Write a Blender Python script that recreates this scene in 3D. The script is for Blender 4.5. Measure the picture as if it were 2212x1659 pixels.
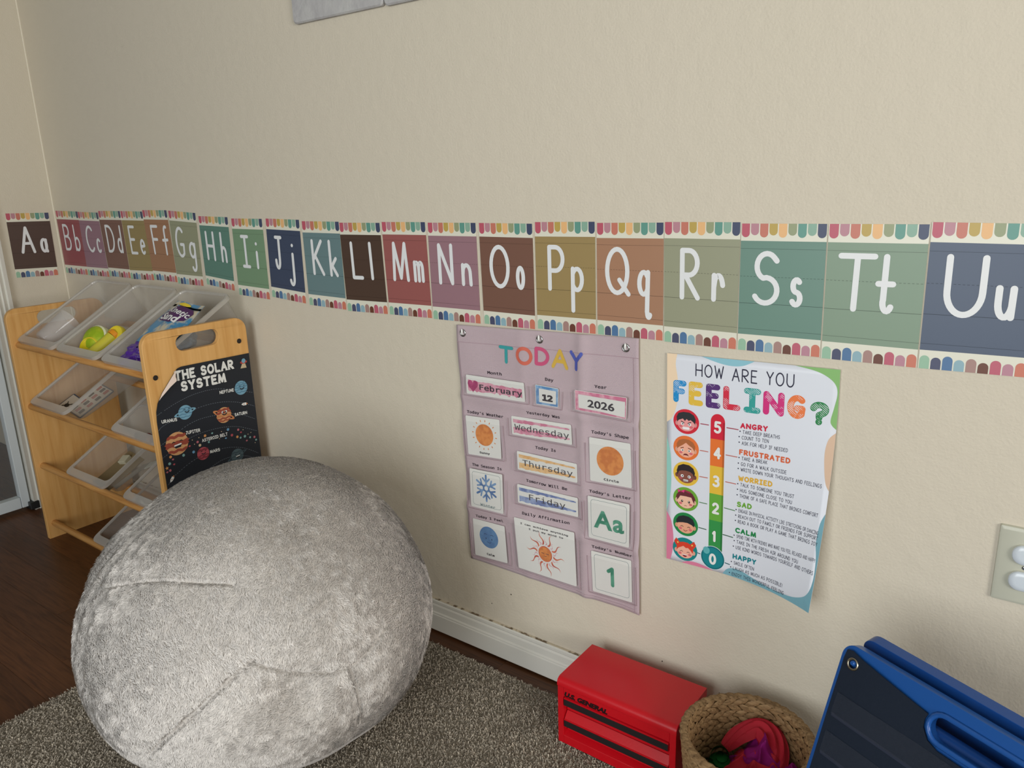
import bpy, bmesh, math, os, random
import numpy as np
from math import sin, cos, pi, radians
from mathutils import Vector, Matrix
for o in list(bpy.data.objects): bpy.data.objects.remove(o)
SC = bpy.context.scene
COL = SC.collection
random.seed(7)
RNG = np.random.default_rng(7)

# ------------------------------------------------------------------ camera, world, lights, exposure
CP = Vector((2.77164, -1.18576, 1.04484))
RX, RY, RZ = 1.30651170, 0.0291707949, 0.639637040
FPX = 1663.319
cam = bpy.data.cameras.new('camera')
cam.sensor_fit = 'HORIZONTAL'; cam.sensor_width = 36.0; cam.lens = 36.0 * FPX / 2212.0
cam.clip_start = 0.02; cam.clip_end = 60
co = bpy.data.objects.new('camera', cam); COL.objects.link(co)
co.location = CP; co.rotation_euler = (RX, RY, RZ)
SC.camera = co
w = bpy.data.worlds.new('world'); SC.world = w; w.use_nodes = True
w.node_tree.nodes['Background'].inputs[0].default_value = (0.95, 0.93, 0.90, 1)
w.node_tree.nodes['Background'].inputs[1].default_value = 1.0

def area(name, loc, target, sx, sy, power, color):
    l = bpy.data.lights.new(name, 'AREA'); l.shape = 'RECTANGLE'; l.size = sx; l.size_y = sy
    l.energy = power; l.color = color
    o = bpy.data.objects.new(name, l); COL.objects.link(o); o.location = loc
    d = Vector(target) - Vector(loc); o.rotation_euler = d.to_track_quat('-Z', 'Y').to_euler()
    return o
# daylight through the side window and through the glazed door behind the camera
area('side_window_light', (5.15, -1.85, 1.25), (0, -1.85, 1.25), 1.3, 1.0, 60, (1.0, 0.985, 0.955))
area('glass_door_light', (2.3, -3.05, 1.15), (2.3, 0, 1.15), 1.7, 1.8, 41, (0.90, 0.955, 1.0))
SC.view_settings.view_transform = 'Standard'
SC.view_settings.look = 'None'
SC.view_settings.gamma = 1.0
SC.view_settings.exposure = -0.06
SC.view_settings.use_curve_mapping = False

# ------------------------------------------------------------------ helpers
def lin(c):
    c /= 255.0
    return c / 12.92 if c <= 0.04045 else ((c + 0.055) / 1.055) ** 2.4
def rgb(r, g, b): return (lin(r), lin(g), lin(b), 1.0)

MATS = {}
def mat(name, col, rough=0.6, spec=0.3, metal=0.0, bump=None, bdist=0.001, var=None, coat=0, sheen=0):
    """plain principled; bump=(scale, strength); var=(scale, other colour, low, high)"""
    if name in MATS: return MATS[name]
    m = bpy.data.materials.new(name); m.use_nodes = True
    nt = m.node_tree; b = nt.nodes['Principled BSDF']
    b.inputs['Base Color'].default_value = col; b.inputs['Roughness'].default_value = rough
    b.inputs['Specular IOR Level'].default_value = spec; b.inputs['Metallic'].default_value = metal
    b.inputs['Coat Weight'].default_value = coat; b.inputs['Sheen Weight'].default_value = sheen
    m.diffuse_color = col
    if bump or var:
        tc = nt.nodes.new('ShaderNodeTexCoord')
    if bump:
        n = nt.nodes.new('ShaderNodeTexNoise'); n.inputs['Scale'].default_value = bump[0]; n.inputs['Detail'].default_value = 3
        nt.links.new(tc.outputs['Object'], n.inputs['Vector'])
        bp = nt.nodes.new('ShaderNodeBump'); bp.inputs['Strength'].default_value = bump[1]; bp.inputs['Distance'].default_value = bdist
        nt.links.new(n.outputs['Fac'], bp.inputs['Height']); nt.links.new(bp.outputs[0], b.inputs['Normal'])
    if var:
        n = nt.nodes.new('ShaderNodeTexNoise'); n.inputs['Scale'].default_value = var[0]; n.inputs['Detail'].default_value = 4
        nt.links.new(tc.outputs['Object'], n.inputs['Vector'])
        mr = nt.nodes.new('ShaderNodeMapRange'); mr.inputs[1].default_value = var[2]; mr.inputs[2].default_value = var[3]
        nt.links.new(n.outputs['Fac'], mr.inputs[0])
        mx = nt.nodes.new('ShaderNodeMix'); mx.data_type = 'RGBA'
        mx.inputs['A'].default_value = col; mx.inputs['B'].default_value = var[1]
        nt.links.new(mr.outputs[0], mx.inputs['Factor']); nt.links.new(mx.outputs['Result'], b.inputs['Base Color'])
    MATS[name] = m
    return m

def clear(name, col, alpha, rough=0.15, spec=0.5):
    m = bpy.data.materials.new(name); m.use_nodes = True
    nt = m.node_tree; b = nt.nodes['Principled BSDF']
    b.inputs['Base Color'].default_value = col; b.inputs['Roughness'].default_value = rough
    b.inputs['Specular IOR Level'].default_value = spec
    out = nt.nodes['Material Output']
    tr = nt.nodes.new('ShaderNodeBsdfTransparent'); mx = nt.nodes.new('ShaderNodeMixShader')
    mx.inputs[0].default_value = alpha
    nt.links.new(tr.outputs[0], mx.inputs[1]); nt.links.new(b.outputs[0], mx.inputs[2]); nt.links.new(mx.outputs[0], out.inputs[0])
    m.diffuse_color = (col[0], col[1], col[2], alpha)
    return m

def newobj(name, me, parent=None, **kw):
    o = bpy.data.objects.new(name, me); COL.objects.link(o)
    if parent is not None: o.parent = parent
    for k, v in kw.items(): o[k] = v
    return o
def empty(name, loc, label, category, group=None):
    o = bpy.data.objects.new(name, None); COL.objects.link(o); o.location = loc
    o.empty_display_size = 0.03
    o['label'] = label; o['category'] = category
    if group: o['group'] = group
    return o
def tag(o, label, category, group=None):
    o['label'] = label; o['category'] = category
    if group: o['group'] = group
    return o

class MB:
    def __init__(s, open=False): s.v = []; s.f = []; s.m = []; s.open = open
    def add(s, vs, fs, mi=0):
        b = len(s.v); s.v += [tuple(v) for v in vs]; s.f += [tuple(b + i for i in f) for f in fs]; s.m += [mi] * len(fs)
    def box(s, x0, x1, y0, y1, z0, z1, mi=0, M=None):
        vs = [Vector(p) for p in [(x0,y0,z0),(x1,y0,z0),(x1,y1,z0),(x0,y1,z0),(x0,y0,z1),(x1,y0,z1),(x1,y1,z1),(x0,y1,z1)]]
        if M is not None: vs = [M @ v for v in vs]
        s.add(vs, [(0,3,2,1),(4,5,6,7),(0,1,5,4),(1,2,6,5),(2,3,7,6),(3,0,4,7)], mi)
    def loft(s, loops, mi=0, cap0=True, cap1=True, closed=True):
        n = len(loops[0]); vs = [p for l in loops for p in l]; fs = []
        for a in range(len(loops) - 1):
            for i in range(n if closed else n - 1):
                j = (i + 1) % n
                fs.append((a*n+i, a*n+j, (a+1)*n+j, (a+1)*n+i))
        if cap0: fs.append(tuple(reversed(range(n))))
        if cap1: fs.append(tuple((len(loops)-1)*n + i for i in range(n)))
        s.add(vs, fs, mi)
    def tube(s, pts, r, n=10, mi=0, cap=True):
        pts = [Vector(p) for p in pts]; loops = []; up = None
        for i, p in enumerate(pts):
            t = (pts[min(i+1, len(pts)-1)] - pts[max(i-1, 0)]).normalized()
            if up is None:
                up = t.orthogonal().normalized()
            up = (up - t * up.dot(t)).normalized(); b = t.cross(up)
            rr = r[i] if isinstance(r, (list, tuple)) else r
            loops.append([p + up * (rr * cos(2*pi*k/n)) + b * (rr * sin(2*pi*k/n)) for k in range(n)])
        s.loft(loops, mi, cap, cap)
    def torus(s, c, ax, R, r, N=24, n=8, mi=0):
        ax = Vector(ax).normalized(); u = ax.orthogonal().normalized(); v = ax.cross(u); c = Vector(c); vs = []; fs = []
        for i in range(N):
            d = u * cos(2*pi*i/N) + v * sin(2*pi*i/N)
            for k in range(n): vs.append(c + d * (R + r*cos(2*pi*k/n)) + ax * (r*sin(2*pi*k/n)))
        for i in range(N):
            for k in range(n):
                fs.append((i*n+k, ((i+1)%N)*n+k, ((i+1)%N)*n+(k+1)%n, i*n+(k+1)%n))
        s.add(vs, fs, mi)
    def ball(s, c, rx, ry, rz, N=16, n=10, mi=0, M=None):
        vs = []; fs = []
        for j in range(n + 1):
            th = pi * j / n
            for i in range(N):
                p = Vector((rx*sin(th)*cos(2*pi*i/N), ry*sin(th)*sin(2*pi*i/N), rz*cos(th)))
                if M is not None: p = M @ p
                vs.append(p + Vector(c))
        for j in range(n):
            for i in range(N): fs.append((j*N+i, (j+1)*N+i, (j+1)*N+(i+1)%N, j*N+(i+1)%N))
        s.add(vs, fs, mi)
    def mesh(s, name, mats, smooth=False, weld=0):
        me = bpy.data.meshes.new(name); me.from_pydata(s.v, [], s.f)
        for m in mats: me.materials.append(m)
        me.polygons.foreach_set('material_index', s.m)
        if smooth and not s.open:
            bm = bmesh.new(); bm.from_mesh(me); bmesh.ops.remove_doubles(bm, verts=bm.verts, dist=weld or 1e-6)
            bmesh.ops.recalc_face_normals(bm, faces=bm.faces); bm.to_mesh(me); bm.free()
        if smooth:
            me.shade_smooth()
            try: me.set_sharp_from_angle(angle=radians(smooth if smooth > 1 else 40))
            except Exception: pass
        me.update(); return me
    def build(s, name, mats, parent=None, smooth=False, bevel=0, **kw):
        if not isinstance(mats, (list, tuple)): mats = [mats]
        o = newobj(name, s.mesh(name, mats, smooth), parent, **kw)
        if bevel:
            b = o.modifiers.new('bevel', 'BEVEL'); b.width = bevel; b.segments = 2; b.limit_method = 'ANGLE'; b.angle_limit = radians(50)
        return o

def rrect(x0, x1, y0, y1, r, n=5):
    """rounded rectangle, counter-clockwise 2D points"""
    P = []
    for cx, cy, a in ((x1-r, y0+r, -90), (x1-r, y1-r, 0), (x0+r, y1-r, 90), (x0+r, y0+r, 180)):
        for k in range(n + 1):
            t = radians(a + 90*k/n); P.append((cx + r*cos(t), cy + r*sin(t)))
    return P
def circ(cx, cy, rx, ry=None, n=28, a0=0, a1=360):
    ry = rx if ry is None else ry
    full = abs(a1 - a0) >= 360
    return [(cx + rx*cos(radians(a0+(a1-a0)*k/n)), cy + ry*sin(radians(a0+(a1-a0)*k/n))) for k in range(n if full else n + 1)]

def fill(outline, holes=()):
    """triangulate a 2D outline with holes -> verts, tris"""
    from mathutils.geometry import tessellate_polygon
    loops = [[Vector((x, y, 0)) for x, y in outline]] + [[Vector((x, y, 0)) for x, y in h] for h in holes]
    t = tessellate_polygon(loops)
    vs = [(p.x, p.y) for l in loops for p in l]
    return vs, [tuple(x) for x in t]

def ribbon(line, r, n=8, r2=None):
    """thick rounded 2D stroke -> verts, faces"""
    vs = []; fs = []
    L = [Vector(p) for p in line]
    if len(L) == 1:
        P = circ(L[0].x, L[0].y, r, n=n+4); return P, [tuple(range(len(P)))]
    off = []
    for i in range(len(L)):
        a = L[max(i-1, 0)]; b = L[min(i+1, len(L)-1)]
        d = (b - a)
        d = d.normalized() if d.length > 1e-9 else Vector((1, 0))
        off.append(Vector((-d.y, d.x)))
    sharp = [False]*len(L)
    for i in range(1, len(L)-1):
        a = (L[i]-L[i-1]).normalized(); b = (L[i+1]-L[i]).normalized()
        if a.dot(b) < 0.75: sharp[i] = True
    for i in range(len(L)-1):
        d = (L[i+1]-L[i]); d = d.normalized() if d.length > 1e-9 else Vector((1, 0)); nn = Vector((-d.y, d.x))
        n0 = nn if (i == 0 or sharp[i]) else off[i]; n1 = nn if (i+1 == len(L)-1 or sharp[i+1]) else off[i+1]
        b = len(vs)
        vs += [tuple(L[i]-n0*r), tuple(L[i+1]-n1*r), tuple(L[i+1]+n1*r), tuple(L[i]+n0*r)]
        fs.append((b, b+1, b+2, b+3))
    for i in range(len(L)):
        if i in (0, len(L)-1) or sharp[i]:
            b = len(vs); P = circ(L[i].x, L[i].y, r, n=n); vs += P; fs.append(tuple(range(b, b+len(P))))
    return vs, fs

# ---- hand lettering: strokes on a 0..1 wide, cap height 1, x-height .5 grid
def E(cx, cy, rx, ry, a0, a1, n=14):
    return [(cx + rx*cos(radians(a0+(a1-a0)*k/n)), cy + ry*sin(radians(a0+(a1-a0)*k/n))) for k in range(n+1)]
G = {
'A': (.8, [[(0,0),(.5,1),(1,0)],[(.2,.36),(.8,.36)]]),
'B': (.7, [[(0,0),(0,1)],[(0,1),(.4,1)]+E(.4,.77,.45,.23,90,-90)+[(0,.54)],[(.4,.54)]+E(.45,.27,.55,.27,90,-90)+[(0,0)]]),
'C': (.75, [E(.62,.5,.62,.5,48,312,20)]),
'D': (.75, [[(0,0),(0,1),(.25,1)]+E(.3,.5,.7,.5,90,-90,18)+[(0,0)]]),
'E': (.62, [[(.95,1),(0,1),(0,0),(1,0)],[(0,.52),(.8,.52)]]),
'F': (.6, [[(1,1),(0,1),(0,0)],[(0,.52),(.8,.52)]]),
'G': (.8, [E(.55,.5,.55,.5,50,300,20)+[(.9,.1),(.95,.42),(.55,.42)]]),
'H': (.75, [[(0,0),(0,1)],[(1,0),(1,1)],[(0,.5),(1,.5)]]),
'I': (.5, [[(.5,0),(.5,1)],[(0,1),(1,1)],[(0,0),(1,0)]]),
'J': (.62, [[(.1,1),(1,1)],[(.62,1),(.62,.25)]+E(.31,.25,.31,.25,0,-180)]),
'K': (.7, [[(0,0),(0,1)],[(.95,1),(0,.42)],[(.22,.56),(1,0)]]),
'L': (.6, [[(0,1),(0,0),(1,0)]]),
'M': (.95, [[(0,0),(.12,1),(.5,.05),(.88,1),(1,0)]]),
'N': (.8, [[(0,0),(0,1),(1,0),(1,1)]]),
'O': (.85, [E(.5,.5,.5,.5,90,450,28)]),
'P': (.65, [[(0,0),(0,1),(.4,1)]+E(.45,.72,.55,.28,90,-90)+[(0,.44)]]),
'Q': (.9, [E(.45,.5,.45,.5,90,450,28),[(.55,.3),(.95,-.02)]]),
'R': (.7, [[(0,0),(0,1),(.4,1)]+E(.42,.74,.53,.26,90,-90)+[(0,.48)],[(.2,.48),(1,0)]]),
'S': (.7, [[(.93,.86)]+E(.52,.745,.42,.255,48,250,14)+E(.48,.26,.5,.26,85,-150,16)]),
'T': (.75, [[(0,1),(1,1)],[(.5,1),(.46,0)]]),
'U': (.75, [[(0,1),(0,.4)]+E(.5,.4,.5,.4,180,360,18)+[(1,1)]]),
'V': (.75, [[(0,1),(.5,0),(1,1)]]),
'W': (1.0, [[(0,1),(.25,0),(.5,.8),(.75,0),(1,1)]]),
'X': (.75, [[(0,1),(1,0)],[(1,1),(0,0)]]),
'Y': (.72, [[(0,1),(.5,.5),(1,1)],[(.5,.5),(.5,0)]]),
'Z': (.7, [[(0,1),(1,1),(0,0),(1,0)]]),
'?': (.6, [E(.45,.74,.45,.26,170,-60,14)+[(.45,.42),(.45,.28)],[(.45,.03)]]),
'!': (.15, [[(.5,1),(.5,.3)],[(.5,.02)]]),
'.': (.12, [[(.5,.02)]]),
' ': (.35, []),
'a': (.6, [E(.5,.25,.5,.25,60,400,20),[(.95,.48),(.93,.1),(1.06,.0)]]),
'b': (.6, [[(0,1),(0,0)],E(.45,.25,.5,.25,150,-150,18)]),
'c': (.55, [E(.55,.25,.55,.25,50,310,16)]),
'd': (.6, [E(.5,.25,.5,.25,30,330,18),[(1,1),(.98,0)]]),
'e': (.6, [[(.04,.26),(.96,.29)]+E(.5,.25,.5,.25,10,310,18)]),
'f': (.5, [E(.75,.83,.3,.17,60,180,8)+[(.42,0)],[(.0,.5),(.95,.52)]]),
'g': (.6, [E(.5,.25,.5,.25,40,400,18),[(1,.48),(.98,-.28)]+E(.58,-.28,.4,.2,0,-150,10)]),
'h': (.6, [[(0,1),(0,0)],[(0,.25)]+E(.48,.28,.48,.22,150,0,10)+[(1,0)]]),
'i': (.2, [[(.5,.5),(.5,0)],[(.5,.78)]]),
'j': (.4, [[(.75,.5),(.75,-.28)]+E(.4,-.28,.35,.2,0,-160,10),[(.75,.78)]]),
'k': (.55, [[(0,1),(0,0)],[(.9,.5),(0,.2)],[(.25,.28),(1,0)]]),
'l': (.2, [[(.4,1),(.6,0)]]),
'm': (.85, [[(0,.5),(0,0)],[(0,.3)]+E(.25,.33,.25,.17,160,0,8)+[(.5,0)],[(.5,.3)]+E(.75,.33,.25,.17,160,0,8)+[(1,0)]]),
'n': (.6, [[(0,.5),(0,0)],[(0,.25)]+E(.48,.28,.48,.22,150,0,10)+[(1,0)]]),
'o': (.6, [E(.5,.25,.5,.25,90,450,22)]),
'p': (.6, [[(0,.5),(0,-.5)],E(.45,.25,.52,.25,150,-150,18)]),
'q': (.62, [E(.42,.25,.42,.25,40,330,18),[(.82,.5),(.74,-.4)]+E(.9,-.4,.14,.12,180,330,8)]),
'r': (.5, [[(0,.5),(0,0)],[(0,.25)]+E(.5,.25,.5,.25,140,25,8)+[(1,.3)]]),
's': (.5, [E(.5,.375,.42,.125,40,250,10)+E(.48,.125,.5,.125,80,-150,12)]),
't': (.6, [[(.45,1),(.4,.2)]+E(.68,.16,.3,.17,180,330,8),[(0,.5),(1,.5)]]),
'u': (.6, [[(0,.5),(0,.25)]+E(.5,.25,.5,.25,180,350,12),[(1,.5),(.98,0)]]),
'0': (.62, [E(.5,.5,.5,.5,90,450,22)]), '1': (.35, [[(.1,.78),(.6,1),(.6,0)]]),
'2': (.6, [E(.47,.72,.45,.28,165,-30,12)+[(0,0),(1,0)]]),
'3': (.6, [E(.42,.76,.45,.24,140,-90,12)[:-1]+[(.4,.52)],[(.4,.52)]+E(.42,.27,.53,.27,90,-145,12)]),
'4': (.65, [[(.75,0),(.75,1),(0,.3),(1,.3)]]),
'5': (.6, [[(.9,1),(.12,1),(.06,.58)]+E(.42,.31,.53,.31,120,-145,14)]),
"'": (.12, [[(.5,1),(.5,.8)]]),
}
def glyph(ch, x0, x1, y0, y1, r, sh=0.0, n=8):
    """strokes of CH into the box; y0 baseline, y1 cap line"""
    vs = []; fs = []
    for line in G[ch][1]:
        P = [(x0 + (x1-x0)*x + sh*(y1-y0)*y, y0 + (y1-y0)*y) for x, y in line]
        v, f = ribbon(P, r, n); b = len(vs); vs += v; fs += [tuple(b+i for i in q) for q in f]
    return vs, fs
def stroke_text(s, weight=.055, gap=.28, serif=False, n=6, wide=1.0):
    """cap height 1; starts at x=0 -> verts, faces, width"""
    vs = []; fs = []; x = weight
    for ch in s:
        wd = G[ch][0] * .8 * wide
        if ch != ' ':
            v, f = glyph(ch, x, x + wd, weight, 1-weight, weight, n=n); b = len(vs); vs += v; fs += [tuple(b+i for i in q) for q in f]
            if serif:
                for line in G[ch][1]:
                    for e in (line[0], line[-1]):
                        if (abs(e[1]) < .02 or abs(e[1]-1) < .02) and ch not in 'SOCG':
                            ex = x + wd*e[0]; ey = weight*.5 + (1-weight)*e[1]
                            b = len(vs); vs += [(ex-.17, ey-.035), (ex+.17, ey-.035), (ex+.17, ey+.035), (ex-.17, ey+.035)]; fs.append((b, b+1, b+2, b+3))
        x += wd + gap
    return vs, fs, x - gap + weight
_font = None
try:
    _font = bpy.data.fonts.load(os.path.join(bpy.utils.resource_path('LOCAL'), 'datafiles', 'fonts', 'DejaVuSansMono.woff2'))
except Exception:
    _font = None
def type_text(s, mono=True, bold=0.0, shear=0.0, space=1.0):
    c = bpy.data.curves.new('t', 'FONT'); c.body = s; c.resolution_u = 3; c.offset = bold; c.shear = shear; c.space_character = space
    if mono and _font: c.font = _font
    o = bpy.data.objects.new('t', c); COL.objects.link(o)
    dg = bpy.context.evaluated_depsgraph_get(); dg.update(); me = o.evaluated_get(dg).to_mesh()
    vs = [(v.co.x, v.co.y) for v in me.vertices]; fs = [tuple(p.vertices) for p in me.polygons]
    o.evaluated_get(dg).to_mesh_clear(); bpy.data.objects.remove(o); bpy.data.curves.remove(c)
    x0 = min(p[0] for p in vs); k = .73
    vs = [((x-x0)/k, y/k) for x, y in vs]
    return vs, fs, max(p[0] for p in vs)

class Print:
    """flat ink laid on a sheet in thin layers; fn(u, v, lift) gives the point in the room"""
    def __init__(s, fn, step=0.00022, grid=0): s.fn = fn; s.step = step; s.parts = {}; s.grid = grid; s.cnt = 0
    def add(s, vf, m, layer=1, part='print'):
        vs, fs = vf[0], vf[1]
        d = s.parts.setdefault(part, dict(v=[], f=[], m=[], mats=[]))
        if m not in d['mats']: d['mats'].append(m)
        mi = d['mats'].index(m); b = len(d['v'])
        if len(fs) > 1 and len(vs) == sum(len(f) for f in fs):
            dz = [0.0]*len(vs)      # separate overlapping pen strokes by a hair so that none coincide
            for i, f in enumerate(fs):
                for q in f: dz[q] = ((i+s.cnt) % 36)*.025
            s.cnt += len(fs)
        else: dz = [0.0]*len(vs)
        d['v'] += [(x, y, layer+k) for (x, y), k in zip(vs, dz)]; d['f'] += [tuple(b+i for i in f) for f in fs]; d['m'] += [mi]*len(fs)
    def poly(s, P, m, layer=1, part='print', holes=()): s.add(fill(P, holes), m, layer, part)
    def quad(s, x0, x1, y0, y1, m, layer=1, part='print'): s.add(([(x0,y0),(x1,y0),(x1,y1),(x0,y1)], [(0,1,2,3)]), m, layer, part)
    def line(s, P, r, m, layer=1, part='print', n=6): s.add(ribbon(P, r, n), m, layer, part)
    def text(s, vfw, pL, pR, h, m, layer=1, part='print', mid=True, yd=1):
        """text stretched between the points pL and pR at half cap height; yd=-1 when v points down"""
        vs, fs, wd = vfw; dx = (pR[0]-pL[0])/wd; dy = (pR[1]-pL[1])/wd
        o = .5 if mid else 0
        s.add(([(pL[0]+x*dx, pL[1]+x*dy+yd*(y-o)*h) for x, y in vs], fs), m, layer, part)
    def build(s, parent, names=None):
        out = []
        for part, d in s.parts.items():
            part = part.split('#')[0]; me = bpy.data.meshes.new(part); me.from_pydata(d['v'], [], d['f'])
            for m in d['mats']: me.materials.append(m)
            me.polygons.foreach_set('material_index', d['m'])
            if s.grid:
                bm = bmesh.new(); bm.from_mesh(me)
                xs = [v.co.x for v in bm.verts]; ys = [v.co.y for v in bm.verts]
                for ax, lo, hi in ((0, min(xs), max(xs)), (1, min(ys), max(ys))):
                    k = math.floor(lo/s.grid)+1
                    while k*s.grid < hi:
                        p = [0,0,0]; p[ax] = k*s.grid; nn = [0,0,0]; nn[ax] = 1
                        bmesh.ops.bisect_plane(bm, geom=bm.verts[:]+bm.edges[:]+bm.faces[:], plane_co=p, plane_no=nn, dist=1e-7)
                        k += 1
                bm.to_mesh(me); bm.free()
            n = len(me.vertices); c = np.empty(n*3); me.vertices.foreach_get('co', c); c = c.reshape(-1, 3)
            c = np.array([s.fn(a, b, l*s.step) for a, b, l in c]); me.vertices.foreach_set('co', c.ravel()); me.update()
            out.append(newobj(part, me, parent))
        return out
def bil(q, u, v):
    """u to the right, v downwards in the quad TL, TR, BR, BL"""
    return tuple(q[0][i]*(1-u)*(1-v)+q[1][i]*u*(1-v)+q[2][i]*u*v+q[3][i]*(1-u)*v for i in (0, 1))
# ------------------------------------------------------------------ the room
M_wall = bpy.data.materials.new('wall_paint'); M_wall.use_nodes = True
nt = M_wall.node_tree; b = nt.nodes['Principled BSDF']
b.inputs['Roughness'].default_value = .55; b.inputs['Specular IOR Level'].default_value = .25
tc = nt.nodes.new('ShaderNodeTexCoord')
n1 = nt.nodes.new('ShaderNodeTexNoise'); n1.inputs['Scale'].default_value = 1.6; n1.inputs['Detail'].default_value = 4
mx = nt.nodes.new('ShaderNodeMix'); mx.data_type = 'RGBA'
mx.inputs['A'].default_value = rgb(211, 203, 183); mx.inputs['B'].default_value = rgb(216, 206, 188)
nt.links.new(tc.outputs['Object'], n1.inputs['Vector']); nt.links.new(n1.outputs['Fac'], mx.inputs['Factor']); nt.links.new(mx.outputs['Result'], b.inputs['Base Color'])
n2 = nt.nodes.new('ShaderNodeTexNoise'); n2.inputs['Scale'].default_value = 240; n2.inputs['Detail'].default_value = 2
n3 = nt.nodes.new('ShaderNodeTexNoise'); n3.inputs['Scale'].default_value = 34; n3.inputs['Detail'].default_value = 3
mt = nt.nodes.new('ShaderNodeMath'); mt.operation = 'MULTIPLY_ADD'; mt.inputs[1].default_value = .45
for n in (n2, n3): nt.links.new(tc.outputs['Object'], n.inputs['Vector'])
nt.links.new(n2.outputs['Fac'], mt.inputs[0]); nt.links.new(n3.outputs['Fac'], mt.inputs[2])
bp = nt.nodes.new('ShaderNodeBump'); bp.inputs['Strength'].default_value = .75; bp.inputs['Distance'].default_value = .0016
nt.links.new(mt.outputs[0], bp.inputs['Height']); nt.links.new(bp.outputs[0], b.inputs['Normal'])
M_white = mat('white_trim_paint', rgb(226, 224, 214), .4, .4, bump=(60, .15))
M_glass = clear('door_glass', rgb(200, 215, 220), .06, .03)

def struct(name, mb, mats, **kw):
    return mb.build(name, mats, kind='structure', **kw)
m = MB(); m.box(-1.7, 5.2, 0, .12, -.02, 2.45); struct('wall_main', m, M_wall)
m = MB(); m.box(-.1, 0, -.176, 0, -.02, 2.45); struct('wall_left', m, M_wall)
M_wall2 = mat('bounce_cut_paint', rgb(146, 140, 128), .7, .2)  # unseen walls made darker than the room's paint to cut bounced light
def wall_open(nm, along, at, thick, lo, hi, a0, a1, z0, z1):
    m = MB()
    for u0, u1, w0, w1 in ((lo, a0, -.02, 2.45), (a1, hi, -.02, 2.45), (a0, a1, -.02, z0), (a0, a1, z1, 2.45)):
        if w1 - w0 < .001: continue
        if along == 'X': m.box(u0, u1, at-thick, at, w0, w1)
        else: m.box(at, at+thick, u0, u1, w0, w1)
    return struct(nm, m, M_wall2)
wall_open('wall_rear', 'X', -3.1, .12, -1.7, 5.2, 1.4, 3.2, .02, 2.08)
wall_open('wall_right', 'Y', 5.2, .12, -3.1, .12, -2.53, -1.17, .72, 1.78)
m = MB(); m.box(-1.82, -1.7, -3.22, .12, -.02, 2.45); struct('wall_far', m, M_wall2)
m = MB(); m.box(-1.7, 5.2, -3.1, .12, 2.45, 2.5); struct('ceiling', m, mat('ceiling_paint', rgb(176, 173, 166), .8, .2))
# the bead of caulk that runs down the corner
m = MB(); m.tube([(.0015, -.0015, z) for z in (.0, .6, 1.2, 1.8, 2.5)], .0022, 6)
struct('trim_1', m, mat('corner_caulk', rgb(232, 224, 205), .5))
# wood floor: slab and planks
M_slab = mat('floor_joint', rgb(26, 14, 9), .8)
m = MB(); m.box(-1.7, 5.2, -3.1, .12, -.06, -.004); fl = struct('floor', m, M_slab)
def wood(name, a, bcol, dark, scale, rough=.35, ax='X', grain=28.0):
    mm = bpy.data.materials.new(name); mm.use_nodes = True; nt = mm.node_tree; b = nt.nodes['Principled BSDF']
    tc = nt.nodes.new('ShaderNodeTexCoord'); mp = nt.nodes.new('ShaderNodeMapping')
    oi = nt.nodes.new('ShaderNodeObjectInfo'); ad = nt.nodes.new('ShaderNodeVectorMath'); ad.operation = 'ADD'
    ml = nt.nodes.new('ShaderNodeVectorMath'); ml.operation = 'SCALE'; ml.inputs['Scale'].default_value = 7.3
    cb = nt.nodes.new('ShaderNodeCombineXYZ'); nt.links.new(oi.outputs['Random'], cb.inputs[0]); nt.links.new(oi.outputs['Random'], cb.inputs[1]); nt.links.new(oi.outputs['Random'], cb.inputs[2])
    nt.links.new(cb.outputs[0], ml.inputs[0]); nt.links.new(tc.outputs['Object'], ad.inputs[0]); nt.links.new(ml.outputs[0], ad.inputs[1])
    nt.links.new(ad.outputs[0], mp.inputs[0])
    sc = {'X': (scale*.07, scale, scale), 'Z': (scale, scale, scale*.07)}[ax]
    mp.inputs['Scale'].default_value = sc
    n = nt.nodes.new('ShaderNodeTexNoise'); n.inputs['Scale'].default_value = grain/10; n.inputs['Detail'].default_value = 6; n.inputs['Distortion'].default_value = .6
    nt.links.new(mp.outputs[0], n.inputs['Vector'])
    cr = nt.nodes.new('ShaderNodeValToRGB'); e = cr.color_ramp.elements
    e[0].position = .3; e[0].color = dark; e[1].position = .72; e[1].color = bcol
    k = cr.color_ramp.elements.new(.5); k.color = a
    nt.links.new(n.outputs['Fac'], cr.inputs[0])
    hs = nt.nodes.new('ShaderNodeHueSaturation'); mr = nt.nodes.new('ShaderNodeMapRange'); mr.inputs[3].default_value = .82; mr.inputs[4].default_value = 1.12
    nt.links.new(oi.outputs['Random'], mr.inputs[0]); nt.links.new(mr.outputs[0], hs.inputs['Value']); nt.links.new(cr.outputs[0], hs.inputs['Color'])
    nt.links.new(hs.outputs[0], b.inputs['Base Color'])
    b.inputs['Roughness'].default_value = rough; b.inputs['Specular IOR Level'].default_value = .35
    return mm
M_floor = wood('dark_cherry_floor', rgb(90, 55, 31), rgb(102, 63, 36), rgb(70, 41, 22), 60, .42)
M_pine = wood('honey_pine', rgb(214, 164, 98), rgb(222, 174, 110), rgb(202, 148, 82), 20, .38, 'Z')
M_dowel = wood('pine_dowel', rgb(200, 146, 82), rgb(212, 160, 94), rgb(178, 122, 62), 40, .4, 'X')
PW_ = .083
plank_me = {}
rowy = -.006; k = 0
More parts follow.
